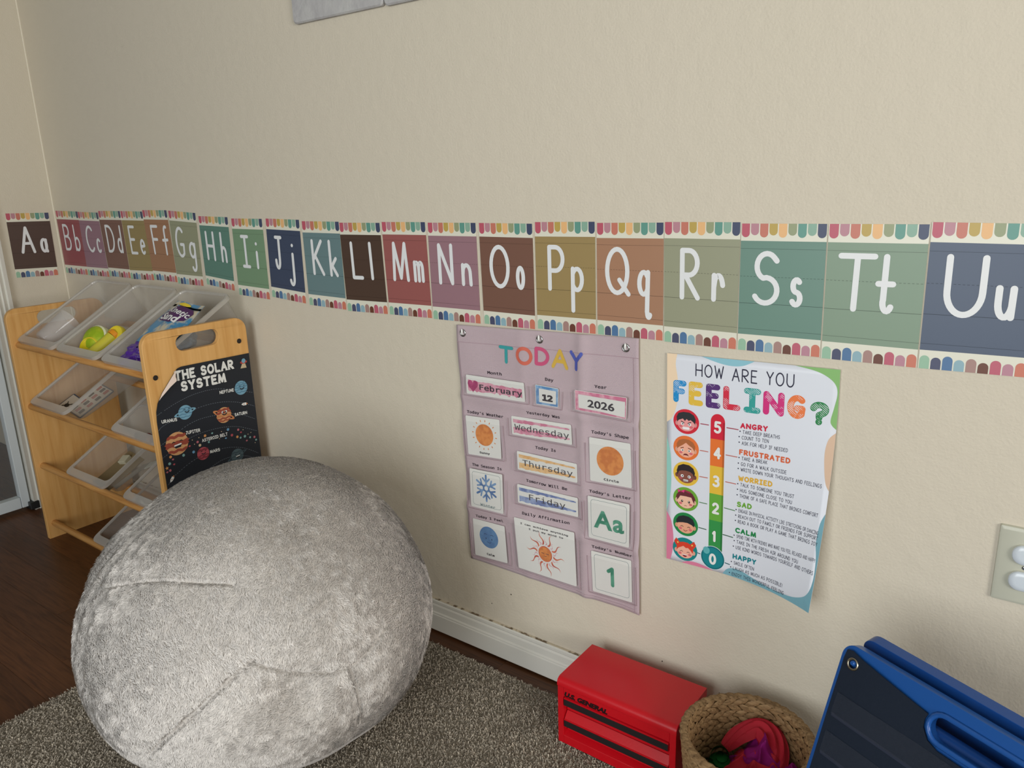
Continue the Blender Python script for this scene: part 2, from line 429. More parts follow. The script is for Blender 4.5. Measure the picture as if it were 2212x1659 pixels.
while rowy > -1.75:
    x = -1.65 + random.uniform(-.6, 0)
    xmax = 2.9 if rowy > -.2 else 1.5
    while x < xmax:
        L = random.choice((.6, .9, 1.2))
        if L not in plank_me:
            mb = MB(); mb.box(0, L-.0006, -PW_+.0006, 0, -.006, 0); plank_me[L] = mb.mesh('plank', [M_floor])
        o = newobj('plank', plank_me[L], fl); o.location = (x, rowy, 0); x += L
    rowy -= PW_; k += 1
# baseboard with its moulded steps
prof = [(0, 0.006), (-.014, .006), (-.014, .046), (-.0125, .048), (-.0125, .051), (-.010, .054), (-.0095, .068), (-.007, .072), (-.0085, .0745), (-.0085, .080), (-.006, .0825), (0, .0825)]
m = MB(); m.loft([[(x, y, z) for y, z in prof] for x in (0.001, 5.2)]); struct('baseboard_main', m, M_white)
m = MB(); m.box(0.001, 5.2, -.006, -.0005, .0826, .0836); struct('trim_2', m, mat('cracked_paint_line', rgb(120, 104, 84), .8, var=(60, rgb(214, 203, 181), .42, .5)))
# fluted casing of the door in the left wall
m = MB(); P = []
ys = [-.176, -.181, -.192, -.195, -.206, -.209, -.220, -.223, -.236]
xs = [.004, .016, .018, .012, .018, .012, .018, .012, .016]
pr = list(zip(xs, ys)) + [(-.02, -.236), (-.02, -.176)]
m.loft([[(x, y, z) for x, y in reversed(pr)] for z in (0, 2.1)]); struct('trim_3', m, M_white)
# glazed door: stiles, bottom rail, pane, pivot
M_door = mat('door_white', rgb(206, 214, 216), .35, .4)
m = MB(); m.box(-.03, .0, -1.02, -.24, .012, .012); dr = bpy.data.objects.new('door_1', None); COL.objects.link(dr); dr['kind'] = 'structure'; dr.location = (-.015, -.6, 0)
def dpart(nm, x0, x1, y0, y1, z0, z1, mt, bv=.002):
    m = MB(); m.box(x0+.015, x1+.015, y0+.6, y1+.6, z0, z1); return m.build(nm, mt, dr, bevel=bv)
dpart('stile', -.03, .0, -.268, -.242, .014, 2.05, M_door); dpart('stile', -.03, .0, -1.0, -.955, .014, 2.05, M_door)
dpart('stile', -.024, -.002, -.372, -.352, .05, 2.05, M_door, .001)
dpart('bottom_rail', -.03, .0, -.954, -.269, .014, .052, M_door); dpart('top_rail', -.03, .0, -.954, -.269, 2.0, 2.05, M_door)
dpart('pane', -.017, -.013, -.351, -.269, .053, 1.999, M_glass, 0); dpart('pane', -.017, -.013, -.954, -.373, .053, 1.999, M_glass, 0)
m = MB(); m.tube([(-.01, -.236+.6, .0), (-.01, -.236+.6, .03)], .012, 14); m.box(.002, .034, -.25+.6, -.222+.6, .004, .03); m.build('door_pivot', mat('dark_metal', rgb(60, 62, 62), .4, .5, .6), dr, bevel=.002, label='small dark metal pivot bracket')

# ------------------------------------------------------------------ rug
RUG = rgb(176, 166, 150)
M_rugbase = mat('rug_backing', rgb(140, 132, 118), .95, .1, bump=(400, .8), bdist=.003)
m = MB(); P = rrect(1.137, 3.6, -2.4, -.058, .01, 2); m.loft([[(x, y, z) for x, y in P] for z in (.001, .008)])
rug = m.build('rug', M_rugbase); tag(rug, 'greige loop pile area rug covering the wood floor', 'rug')

def vnoise(P, scale, seed=0):
    """trilinear value noise -> 0..1 for an (N,3) array"""
    r = np.random.default_rng(seed); T = r.random((32, 32, 32)); q = P*scale; i = np.floor(q).astype(int); f = q-i; f = f*f*(3-2*f)
    def g(a, b, c): return T[(i[:, 0]+a) % 32, (i[:, 1]+b) % 32, (i[:, 2]+c) % 32]
    fx, fy, fz = f.T
    return ((g(0,0,0)*(1-fx)+g(1,0,0)*fx)*(1-fy)+(g(0,1,0)*(1-fx)+g(1,1,0)*fx)*fy)*(1-fz) + ((g(0,0,1)*(1-fx)+g(1,0,1)*fx)*(1-fy)+(g(0,1,1)*(1-fx)+g(1,1,1)*fx)*fy)*fz

def tri_mesh(name, V, F, mats, colors=None, smooth=True):
    me = bpy.data.meshes.new(name); n = len(V); me.vertices.add(n); me.vertices.foreach_set('co', V.ravel().astype(np.float32))
    nf = len(F); me.loops.add(nf*3); me.loops.foreach_set('vertex_index', F.ravel().astype(np.int32))
    me.polygons.add(nf); me.polygons.foreach_set('loop_start', np.arange(0, nf*3, 3, dtype=np.int32))
    try: me.polygons.foreach_set('loop_total', np.full(nf, 3, dtype=np.int32))
    except Exception: pass
    if smooth: me.polygons.foreach_set('use_smooth', np.ones(nf, dtype=bool))
    for m_ in mats: me.materials.append(m_)
    me.update(calc_edges=True)
    if colors is not None:
        a = me.color_attributes.new('tone', 'FLOAT_COLOR', 'POINT'); a.data.foreach_set('color', colors.ravel().astype(np.float32))
    return me
def tuft_mat(name, rough=.9, sheen=.0, trans=0.0):
    mm = bpy.data.materials.new(name); mm.use_nodes = True; nt = mm.node_tree; b = nt.nodes['Principled BSDF']
    a = nt.nodes.new('ShaderNodeAttribute'); a.attribute_name = 'tone'
    nt.links.new(a.outputs['Color'], b.inputs['Base Color']); b.inputs['Roughness'].default_value = rough
    b.inputs['Specular IOR Level'].default_value = .15; b.inputs['Sheen Weight'].default_value = sheen
    return mm
N = 270000
p = np.stack([RNG.uniform(1.139, 2.95, N), RNG.uniform(-1.25, -.060, N), np.full(N, .0075)], 1)
ang = RNG.uniform(0, 2*pi, N); hgt = RNG.uniform(.003, .0062, N); wd = RNG.uniform(.0008, .0015, N)
side = np.stack([np.cos(ang), np.sin(ang), np.zeros(N)], 1); lean = np.stack([RNG.normal(0, .0028, N), RNG.normal(0, .0028, N), hgt], 1)
V = np.stack([p-side*wd[:, None], p+side*wd[:, None], p+lean+side*wd[:, None]*.8, p+lean-side*wd[:, None]*.8], 1).reshape(-1, 3)
b4 = np.arange(N)*4; F = np.stack([b4, b4+1, b4+2, b4, b4+2, b4+3], 1).reshape(-1, 3)
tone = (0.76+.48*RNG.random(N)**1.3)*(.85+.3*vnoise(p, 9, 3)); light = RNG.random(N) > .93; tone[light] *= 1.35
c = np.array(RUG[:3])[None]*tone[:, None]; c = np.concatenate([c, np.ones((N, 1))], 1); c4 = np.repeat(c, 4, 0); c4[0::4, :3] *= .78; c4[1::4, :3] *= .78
newobj('pile', tri_mesh('pile', V, F, [tuft_mat('rug_tufts')], c4), rug, kind='stuff')

# ------------------------------------------------------------------ beanbag
BC = np.array([1.562, -.417]); BR = .327; BH = .524
SEAMS = [[(1.412,-.674,.349),(1.54,-.675,.408),(1.624,-.646,.431),(1.69,-.613,.434),(1.738,-.578,.431)],
 [(1.655,-.730,.150),(1.698,-.712,.198),(1.742,-.689,.243),(1.77,-.662,.277),(1.791,-.631,.306),(1.808,-.603,.325)],
 [(1.808,-.603,.325),(1.833,-.577,.306),(1.856,-.543,.286),(1.873,-.502,.272),(1.882,-.465,.269),(1.883,-.429,.278),(1.876,-.383,.30)],
 [(1.88,-.47,.269),(1.885,-.463,.223),(1.872,-.452,.146)]]
SEAMW = [.7, 1.0, .6, .8]
def seam_depth(P):
    d = np.zeros(len(P))
    for s, wgt in zip(SEAMS, SEAMW):
        best = np.full(len(P), 9.)
        for a, b_ in zip(s[:-1], s[1:]):
            a = np.array(a); b_ = np.array(b_); ab = b_-a; t = np.clip(((P-a)@ab)/(ab@ab), 0, 1); best = np.minimum(best, np.linalg.norm(P-(a+t[:, None]*ab), axis=1))
        d = np.maximum(d, wgt*np.exp(-(best/.006)**2)); d = np.maximum(d, .42*wgt*np.exp(-(best/.03)**2))
    return d
def bag_pos(th, ph):
    """th 0 top .. pi bottom, ph azimuth"""
    s, c_ = np.sin(th), np.cos(th)
    low = c_ < 0
    s2 = np.where(low, np.abs(s)**BAGE[0], np.abs(s)**BAGE[1])
    zz = np.where(low, -np.abs(c_)**BAGE[2]*BAGM, c_*(BH-BAGM))
    x = BC[0]+BR*s2*np.cos(ph); y = BC[1]+BR*s2*np.sin(ph); z = BAGM+zz
    P = np.stack([x, y, z], 1)
    d = P-np.array([BC[0], BC[1], .24]); L = np.linalg.norm(d, axis=1)[:, None]; nrm = d/L
    amp = (vnoise(P+5, 3.6, 1)-.5)*.018+(vnoise(P+3, 11, 2)-.5)*.006+(vnoise(P, 30, 4)-.5)*.0015
    # gathered ridges on the shoulder that faces the toy rack
    rg = np.exp(-((P[:, 0]-1.40)/.15)**2-((P[:, 1]+.62)/.14)**2-((P[:, 2]-.36)/.13)**2)
    amp += rg*.0034*np.sin(ph*46+3*vnoise(P, 6, 8))
    dip = np.exp(-(((P-np.array([1.855, -.554, .250]))**2).sum(1))/.055**2)*.016+np.exp(-(((P-np.array([1.756, -.612, .387]))**2).sum(1))/.07**2)*.007+np.exp(-(((P-np.array([1.719, -.428, .487]))**2).sum(1))/.06**2)*.006
    sd0 = seam_depth(P)
    amp -= dip
    P = P+nrm*amp[:, None]
    P = P-nrm*(sd0*.014)[:, None]
    P[:, 2] = np.maximum(P[:, 2], .011)
    return P
BAGM = .225; BAGE = (.72, .98, 1.0)
nu, nv = 260, 150
TH, PH = np.meshgrid(np.linspace(.001, pi-.001, nv), np.linspace(0, 2*pi, nu, endpoint=False), indexing='ij')
P = bag_pos(TH.ravel(), PH.ravel()); i = np.arange(nv-1)[:, None]; j = np.arange(nu)[None]; j2 = (j+1) % nu
a, b_, c_, d_ = (i*nu+j).ravel(), (i*nu+j2).ravel(), ((i+1)*nu+j2).ravel(), ((i+1)*nu+j).ravel()
F = np.concatenate([np.stack([a, d_, c_], 1), np.stack([a, c_, b_], 1)])
M_bag = mat('beanbag_plush', rgb(200, 193, 185), .95, .1, bump=(160, .9), bdist=.004, var=(14, rgb(214, 209, 203), .35, .65), sheen=.3)
bag = empty('beanbag', (BC[0], BC[1], .011), 'large pale grey faux fur beanbag slumped in front of the toy rack', 'beanbag')
def shift(o, root):
    o.matrix_parent_inverse = Matrix.Translation(-Vector(root.location)); return o
shift(newobj('cover', tri_mesh('cover', P, F, [M_bag]), bag), bag)
N = 420000
ct = RNG.uniform(-.55, 1, N); th = np.arccos(ct); ph = RNG.uniform(0, 2*pi, N)
P0 = bag_pos(th, ph); e = .004; Pa = bag_pos(th+e, ph); Pb = bag_pos(th, ph+e)
ta = Pa-P0; tb = Pb-P0; nr = np.cross(ta, tb); nr /= np.linalg.norm(nr, axis=1)[:, None]+1e-12
gv = np.array([[.35, -.62, -.70]]); ta = gv-nr*(nr@gv[0])[:, None]; ta /= np.linalg.norm(ta, axis=1)[:, None]+1e-12; tb = np.cross(nr, ta)
ca = (vnoise(P0, 9, 11)-.5)*3.0+(vnoise(P0, 95, 12)-.5)*3.8+RNG.normal(0, .45, N)
dirt = ta*(np.cos(ca)*.75+.55)[:, None]+tb*np.sin(ca)[:, None]*.9
dirt /= np.linalg.norm(dirt, axis=1)[:, None]
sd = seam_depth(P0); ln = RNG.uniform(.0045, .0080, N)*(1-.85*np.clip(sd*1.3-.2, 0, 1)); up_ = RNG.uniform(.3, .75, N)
d1 = dirt*(1-.3*up_)[:, None]+nr*up_[:, None]; sdv = np.cross(d1, nr); sdv /= np.linalg.norm(sdv, axis=1)[:, None]+1e-12
w0 = RNG.uniform(.0005, .0010, N)[:, None]*sdv
r0 = P0-nr*.001; r1 = P0+d1*(ln*.5)[:, None]; r2 = P0+d1*ln[:, None]-nr*(ln*.22)[:, None]+dirt*(ln*.2)[:, None]
V = np.stack([r0-w0, r0+w0, r1-w0, r1+w0, r2], 1).reshape(-1, 3)
V[:, 2] = np.maximum(V[:, 2], .008)
b5 = np.arange(N)*5; F = np.stack([b5, b5+1, b5+3, b5, b5+3, b5+2, b5+2, b5+3, b5+4], 1).reshape(-1, 3)
pt = vnoise(P0, 7, 21)*.5+vnoise(P0, 20, 22)*.5
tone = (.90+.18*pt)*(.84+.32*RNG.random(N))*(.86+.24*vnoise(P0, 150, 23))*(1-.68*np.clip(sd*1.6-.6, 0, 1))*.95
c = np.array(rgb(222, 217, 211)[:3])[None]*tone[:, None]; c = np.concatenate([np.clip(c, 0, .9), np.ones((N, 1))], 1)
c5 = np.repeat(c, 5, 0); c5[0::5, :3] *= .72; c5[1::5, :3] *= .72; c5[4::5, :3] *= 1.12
shift(newobj('fur', tri_mesh('fur', V, F, [tuft_mat('plush_fibres', .85, .25)], c5), bag, kind='stuff'), bag)
# ------------------------------------------------------------------ toy rack
XL, XR, YB, YF, ZT = .298, 1.045, -.033, -.311, .716
rack = empty('toy_rack', ((XL+XR)/2, (YB+YF)/2, 0), 'honey pine toy rack with dowel rows and clear bins in the corner', 'toy rack')
def panel(x0, x1, slot=True):
    out = rrect(YF, YB, 0, ZT, .032, 6)
    out = [(y, z) for y, z in out]
    # feet corners stay square
    out = [(YF, 0) if (y < YF+.032 and z < .032) else ((YB, 0) if (y > YB-.032 and z < .032) else (y, z)) for y, z in out]
    o2 = []
    for q in out:
        if not o2 or q != o2[-1]: o2.append(q)
    hole = []
    for cy, a in ((-.132, -90), (-.208, 90)):
        for k in range(9):
            t = radians(a+180*k/8); hole.append((cy+.020*cos(t), .680+.020*sin(t)))
    vs, fs = fill(o2, [hole]); mb = MB(); n = len(vs)
    mb.add([(x1, y, z) for y, z in vs], fs); mb.add([(x0, y, z) for y, z in vs], [tuple(reversed(f)) for f in fs])
    for loop in (o2, hole):
        k = len(loop); mb.add([(x0, y, z) for y, z in loop]+[(x1, y, z) for y, z in loop], [(i, (i+1) % k, k+(i+1) % k, k+i) for i in range(k)])
    me = mb.mesh('side_panel', [M_pine], smooth=30)
    o = newobj('side_panel', me, rack); shift(o, rack)
    bv = o.modifiers.new('bevel', 'BEVEL'); bv.width = .003; bv.segments = 2; bv.limit_method = 'ANGLE'; bv.angle_limit = radians(60)
    return o
panel(XL-.015, XL); panel(XR-.015, XR)
ZROW = [.611, .424, .236, .047]
dowel_mb = MB(); dowel_mb.tube([(0, 0, 0), (.002, 0, 0), (XR-XL-.017, 0, 0), (XR-XL-.015, 0, 0)], [.0092, .0097, .0097, .0092], 14)
dme = dowel_mb.mesh('dowel', [M_dowel], smooth=40)
for z in ZROW:
    for y, dz in ((-.290, 0), (-.058, .040)):
        o = newobj('dowel', dme, rack); o.location = (XL, y, z+dz); shift(o, rack)
M_hole = mat('screw_socket', rgb(36, 27, 20), .5, .5)
sme = MB(); sme.tube([(0, 0, 0), (.0012, 0, 0)], .0052, 14); sme.torus((.0010, 0, 0), (1, 0, 0), .0052, .0012, 16, 6); sme = sme.mesh('screw', [M_hole], smooth=40)
for z in ZROW:
    for y, dz in ((-.290, 0), (-.058, .045)):
        o = newobj('screw', sme, rack); o.location = (XR, y, z+dz); shift(o, rack)

# clear plastic bins, tilted forward over the dowels
TILT = radians(30)
M_bin = clear('frosted_bin_plastic', rgb(196, 191, 182), .38, .22, .5)
M_lip = clear('bin_rim_plastic', rgb(206, 202, 194), .62, .18, .6)
BW, BL = .222, .292
def BDP(y): return .055+.035*y/.292
def bin_mesh():
    mb = MB(); mb2 = MB()
    def R(x0, x1, y0, y1, z, r=.018): return [(x, y, z) for x, y in rrect(x0, x1, y0, y1, r, 4)]
    def R2(a, b_, k): return [(x, y, -BDP(y)*k) for x, y in rrect(a, BW-a, b_, BL-min(b_, .012), .018, 4)]
    # body: rim plane z=0, y back positive, opening up
    mb.loft([R(.006, BW-.006, .0235, BL-.006, -.003), R2(.009, .0255, .88), R2(.016, .030, 1)], 0, False, False)
    mb.add(R2(.016, .030, 1), [tuple(range(20))])
    mb2.loft([R(0, BW, 0, BL, -.010, .020), R(0, BW, 0, BL, 0, .020), R(.006, BW-.006, .0225, BL-.006, 0, .016), R(.007, BW-.007, .0235, BL-.007, -.004, .016)], 0, False, False)
    return mb.mesh('tub', [M_bin], smooth=45), mb2.mesh('rim', [M_lip], smooth=45)
tub_me, rim_me = bin_mesh()
BIN = {}
def place_bin(row, x, label, w=1.0):
    z = ZROW[row]+.0165
    r = bpy.data.objects.new('clear_bin', None); COL.objects.link(r); tag(r, label, 'bin', 'clear plastic bins in the toy rack')
    r.location = (x, -.299, z); r.rotation_euler = (TILT, 0, 0); r.scale = (w, 1, 1)
    for nm, me in (('tub', tub_me), ('rim', rim_me)): newobj(nm, me, r)
    return r
XS = [.306, .549, .796]
def bin_pt(row, x0, a, b_, h):
    """a across, b_ up the slope from the front lip, h above the bin's floor"""
    z = ZROW[row]+.0165; hh = -BDP(b_)+h
    return Vector((x0+a, -.299+b_*cos(TILT)-hh*sin(TILT), z+b_*sin(TILT)+hh*cos(TILT)))
place_bin(0, XS[0], 'clear bin in the top row holding the clear tumbler, next to the left panel')
place_bin(0, XS[1], 'middle clear bin of the top row with yellow and lime toys')
place_bin(0, XS[2], 'top row clear bin with the purple bag, behind the solar poster panel', .99)
place_bin(1, XS[0], 'clear bin of the second row holding the picture cards')
place_bin(1, XS[2]-.012, 'second row clear bin with small coloured beads behind the poster panel')
place_bin(2, .462, 'third row clear bin, the left one, with a tan card piece inside')
place_bin(2, XS[2]-.010, 'third row clear bin next to the poster panel, mostly hidden by the beanbag')
place_bin(3, .556, 'bottom row clear bin with small white blocks near the floor')

BR3 = Matrix.Rotation(TILT, 4, 'X')
def at_bin(o, row, x0, a, b_, h, rz=0, extra=None):
    M = Matrix.Translation(bin_pt(row, x0, a, b_, h)) @ BR3 @ Matrix.Rotation(rz, 4, 'Z')
    if extra is not None: M = M @ extra
    o.matrix_world = M; return o
# tumbler lying in the first bin
M_tumbler = clear('tumbler_plastic', rgb(225, 222, 220), .22, .05, .8)
mb = MB(); prof_ = [(.0, .0), (.026, .0), (.029, .004), (.037, .095), (.038, .098), (.0365, .098), (.028, .006), (0, .004)]
mb.loft([[(max(r, .0004)*cos(2*pi*k/28), max(r, .0004)*sin(2*pi*k/28), h) for k in range(28)] for r, h in prof_], 0, False, False)
cup = mb.build('tumbler', M_tumbler, smooth=40); tag(cup, 'clear plastic tumbler lying in the top row bin by the left panel', 'cup')
at_bin(cup, 0, XS[0], .095, .030, .040, 0, Matrix.Rotation(radians(-90), 4, 'X'))
# yellow and lime toys in the second bin
M_yel = mat('yellow_plastic', rgb(214, 196, 22), .35, .5, var=(30, rgb(226, 206, 60), .4, .6)); M_yel2 = mat('yellow_rim', rgb(232, 214, 60), .35, .5)
M_lime = mat('lime_dough', rgb(150, 178, 28), .5, .4, bump=(60, .5), bdist=.004, var=(34, rgb(176, 190, 40), .4, .6)); M_or = mat('orange_plastic', rgb(232, 150, 28), .4, .5)
M_cream = mat('cream_rim', rgb(226, 228, 190), .4, .4)
def lid(nm, r, mt, mt2):
    mb = MB(); pr = [(.0004, .003), (r*.82, .003), (r*.86, .006), (r*.93, .006), (r, .002), (r, -.006), (r*.95, -.006)]
    mb.loft([[(a*cos(2*pi*k/28), a*sin(2*pi*k/28), h) for k in range(28)] for a, h in pr[:4]], 0, False, False)
    mb.loft([[(a*cos(2*pi*k/28), a*sin(2*pi*k/28), h) for k in range(28)] for a, h in pr[3:]], 1, False, True)
    return mb.build(nm, [mt, mt2], smooth=40)
def rotm(x, y, z=0): return Matrix.Rotation(z, 4, 'Z') @ Matrix.Rotation(y, 4, 'Y') @ Matrix.Rotation(x, 4, 'X')
o = lid('toy_disc', .033, M_yel, M_yel2); tag(o, 'round yellow rimmed disc leaning at the front of the middle top bin', 'toy', 'yellow discs in the middle top bin'); at_bin(o, 0, XS[1], .079, .050, .030, 0, rotm(radians(38), radians(25)))
o = lid('toy_disc', .028, M_yel2, M_yel); tag(o, 'small yellow disc behind the tube, partly hidden by the bin wall', 'toy', 'yellow discs in the middle top bin'); at_bin(o, 0, XS[1], .130, .110, .040, 0, rotm(radians(30), radians(15)))
mb = MB(); mb.loft([[(a*cos(2*pi*k/24), a*sin(2*pi*k/24), h) for k in range(24)] for a, h in ((.033, 0), (.040, .004), (.041, .02), (.037, .024))], 1, True, False)
mb.ball((0, 0, .024), .037, .037, .014, 20, 8, 0); o = mb.build('dough_pot', [M_lime, M_cream], smooth=40); tag(o, 'lime green modelling dough in a pale rimmed pot', 'pot'); at_bin(o, 0, XS[1], .066, .088, .026, 0, rotm(radians(30), radians(15)))
mb = MB(); mb.ball((0, 0, 0), .045, .030, .016, 20, 10); o = mb.build('dough_lump', mat('yellow_green_dough', rgb(186, 186, 36), .5, .4, bump=(50, .6), bdist=.004), smooth=60); tag(o, 'yellow green lump of dough beside the pale rimmed pot', 'dough'); at_bin(o, 0, XS[1], .100, .112, .034, radians(20))
mb = MB(); mb.tube([(0, 0, 0), (.0, .06, .002), (.0, .078, .004)], [.015, .0165, .0165], 16, 0); mb.tube([(0, .078, .004), (0, .090, .004)], [.0175, .0175], 16, 1)
o = mb.build('toy_tube', [mat('pale_yellow_plastic', rgb(206, 196, 62), .45, .4, bump=(40, .5)), M_or], smooth=40); tag(o, 'pale yellow tube with an orange cap in the middle top bin', 'tube'); at_bin(o, 0, XS[1], .112, .026, .026, radians(-6))

# crumpled bags in the third bin
def crumple(nm, sx, sy, sz, seed, mt, amp=.35, fr=60, n=48):
    th_, ph_ = np.meshgrid(np.linspace(.02, pi-.02, n), np.linspace(0, 2*pi, n*2, endpoint=False), indexing='ij')
    q = np.stack([np.sin(th_)*np.cos(ph_), np.sin(th_)*np.sin(ph_), np.cos(th_)], -1).reshape(-1, 3)
    q = np.sign(q)*np.abs(q)**.75; Q = q*np.array([sx, sy, sz])
    k = 1+amp*(np.abs(vnoise(Q+seed, fr, seed)-.5)*2-.5)+amp*.5*(np.abs(vnoise(Q+seed, fr*2.3, seed+1)-.5)*2-.5)
    Q = Q*k[:, None]; nu_ = n*2; i_ = np.arange(n-1)[:, None]; j_ = np.arange(nu_)[None]; jj = (j_+1) % nu_
    a_, bb, cc, dd = (i_*nu_+j_).ravel(), (i_*nu_+jj).ravel(), ((i_+1)*nu_+jj).ravel(), ((i_+1)*nu_+j_).ravel()
    return newobj(nm, tri_mesh(nm, Q, np.concatenate([np.stack([a_, dd, cc], 1), np.stack([a_, cc, bb], 1)]), [mt]))
M_purple = mat('purple_foil', rgb(84, 42, 150), .18, .8, bump=(120, .5), bdist=.002)
o = crumple('foil_bag', .058, .062, .026, 3, M_purple); tag(o, 'crumpled glossy purple bag in the right bin of the top row', 'bag'); at_bin(o, 0, XS[2], .078, .070, .032, radians(15))
o = crumple('cloth_pouch', .055, .040, .018, 9, mat('blue_grey_cloth', rgb(92, 120, 140), .6, .3)); tag(o, 'blue grey pouch tucked behind the purple bag', 'pouch'); at_bin(o, 0, XS[2], .120, .150, .022, radians(-10))
# blue sand pouch leaning on the back of the bin
M_sandblue = mat('pouch_blue_print', rgb(72, 140, 182), .3, .5, var=(26, rgb(206, 196, 170), .50, .60))
mb = MB(); nx, ny = 16, 20
def pouch(u, v, s):
    bulge = .012*max(0, sin(pi*u))**.6*max(0, sin(pi*min(1, v*1.12)))**.6
    return (-.072+.144*u, .0+.150*v, s*bulge+.0025*sin(9*u+5*v)+.004)
for s_ in (1, -1):
    vs = [pouch(i/nx, j/ny, s_) for j in range(ny+1) for i in range(nx+1)]; fs = []
    for j in range(ny):
        for i in range(nx):
            f = (j*(nx+1)+i, j*(nx+1)+i+1, (j+1)*(nx+1)+i+1, (j+1)*(nx+1)+i); fs.append(f if s_ > 0 else tuple(reversed(f)))
    mb.add(vs, fs)
o = mb.build('sand_pouch', M_sandblue, smooth=60); tag(o, 'blue printed play sand pouch lying up the slope of the top right bin', 'pouch')
at_bin(o, 0, XS[2], .112, .085, .052, radians(-4), Matrix.Rotation(radians(6), 4, 'X'))
def pf(u, v, l):
    p_ = pouch(u, v, 1); return (p_[0], p_[1], p_[2]+.0008+l)
pr_ = Print(pf, .0006, .12)
M_wprint = mat('white_print', rgb(240, 240, 240), .5); M_vio = mat('violet_print', rgb(84, 40, 96), .5); M_yprint = mat('yellow_print', rgb(236, 208, 60), .5)
pr_.poly([(.1,.60),(.16,.5),(.6,.47),(.86,.6),(.92,.78),(.8,.86),(.36,.9),(.14,.82)], M_vio, 1, 'logo_print')
pr_.text(type_text('Kinetic', False, .02), (.16, .78), (.88, .72), .13, M_wprint, 2, 'logo_print')
pr_.text(type_text('Sand', False, .03), (.14, .61), (.74, .58), .16, M_wprint, 2, 'logo_print')
pr_.poly(circ(.4, .93, .2, .035, 16), M_yprint, 2, 'logo_print'); pr_.build(o)

# cards in the second row bin
M_card = mat('white_card', rgb(208, 200, 184), .4); M_cb = mat('card_slate_border', rgb(62, 74, 92), .4)
M_dkfig = mat('dark_figure_print', rgb(50, 44, 36), .5); M_redp = mat('red_print', rgb(176, 92, 80), .5)
for q, (a_, b2, h_, rz, lb) in enumerate([(.067, .052, .004, -.15, 'picture card with a black insect and slate border, in the second row bin'), (.150, .080, .008, -.12, 'picture card with rows of grey and red figures, beside the insect card')]):
    mb = MB(); wq = .038 if q == 0 else .05; hq = .045 if q == 0 else .075
    P = rrect(-wq, wq, -hq*.6, hq, .006, 3); mb.loft([[(x, y, z) for x, y in P] for z in (0, .0025)])
    o = mb.build('picture_card', M_cb); tag(o, lb, 'card', 'picture cards in the second row bin'); at_bin(o, 1, XS[0], a_, b2, h_, rz)
    pp = Print(lambda u, v, l: (u, v, .0027+l), .0004)
    pp.quad(-wq+.004, wq-.004, -hq*.6+.004, hq-.004, M_card, 0)
    if q == 0:
        pp.poly(circ(0, .005, .014, .007, 16), M_dkfig, 1); pp.line([(-.02, -.004), (.022, .018)], .0022, M_dkfig, 1); pp.line([(-.014, .016), (.018, -.006)], .0018, M_dkfig, 1)
    else:
        for r_ in range(4):
            for c_i in range(3): pp.poly(rrect(-.038+.026*c_i, -.020+.026*c_i, -.034+.028*r_, -.016+.028*r_, .003, 2), M_redp if (r_+c_i) % 2 else M_dkfig, 1)
    pp.build(o)
# beads
bm_ = MB(); bm_.ball((0, 0, 0), .010, .010, .010, 14, 8); bead_me = {}
for i_, (a_, b2, cl, nm) in enumerate([(.062, .020, (40, 52, 60), 'dark'), (.105, .026, (140, 40, 48), 'crimson'), (.092, .018, (110, 34, 40), 'maroon'), (.128, .017, (226, 128, 40), 'orange'), (.150, .032, (196, 40, 36), 'red'), (.165, .018, (70, 110, 60), 'green')]):
    me = bm_.mesh('bead', [mat('bead_'+nm, rgb(*cl), .25, .6)], smooth=60); o = newobj('bead', me)
    tag(o, nm+' round bead in the second row bin behind the poster panel', 'bead', 'beads in the second row bin'); at_bin(o, 1, XS[2]-.012, a_-.015, b2+.012, .014)
# third row: tan piece and white strips
mb = MB(); mb.box(0, .10, 0, .13, 0, .003); mb.box(.0, .10, .0, .006, .003, .006); o = mb.build('wooden_tray', mat('tan_ply', rgb(140, 122, 88), .6), bevel=.001); tag(o, 'thin tan wooden tray in the left bin of the third row', 'tray'); at_bin(o, 2, .462, .062, .025, .003, -.1)
mb = MB(); mb.box(-.014, .014, -.014, .014, 0, .02); o = mb.build('toy_block', mat('pale_block', rgb(196, 190, 164), .5), bevel=.002); tag(o, 'pale cube on the tan tray in the third row', 'block'); at_bin(o, 2, .462, .105, .12, .008, .3)
mb = MB(); P = [(0, 0), (.018, 0), (.024, .08), (.055, .12), (.045, .135), (.008, .095)]; mb.loft([[(x, y, z) for x, y in P] for z in (0, .004)]); o = mb.build('toy_track', mat('grey_white_track', rgb(168, 164, 152), .5), bevel=.001); tag(o, 'bent off-white track piece in the third row, against the bin wall', 'toy track'); at_bin(o, 2, .462, .165, .035, .004, -.2)
# bottom row blocks
mb = MB(); mb.box(-.011, .011, -.011, .011, 0, .016); bme1 = mb.mesh('toy_block', [mat('white_block', rgb(190, 190, 184), .5)]); bme2 = mb.mesh('toy_block', [mat('black_block', rgb(34, 36, 40), .4)])
bme3 = mb.mesh('toy_block', [mat('grey_block', rgb(120, 120, 116), .5)])
for i_, (a_, b2, me, lb, rz) in enumerate([(.045, .035, bme3, 'small grey block by the rim of the bottom row bin', .4), (.085, .058, bme1, 'white block farther back in the bottom row bin', .2), (.098, .030, bme1, 'white block at the front of the bottom row bin, among dark ones', .7), (.070, .026, bme2, 'black block between the grey and the white one, bottom row bin', 1.0), (.125, .030, bme2, 'black block in the bottom row bin nearest the beanbag', .1)]):
    o = newobj('toy_block', me); tag(o, lb, 'block', 'blocks in the bottom row bin'); at_bin(o, 3, .556, a_-.01, b2, .016, rz)

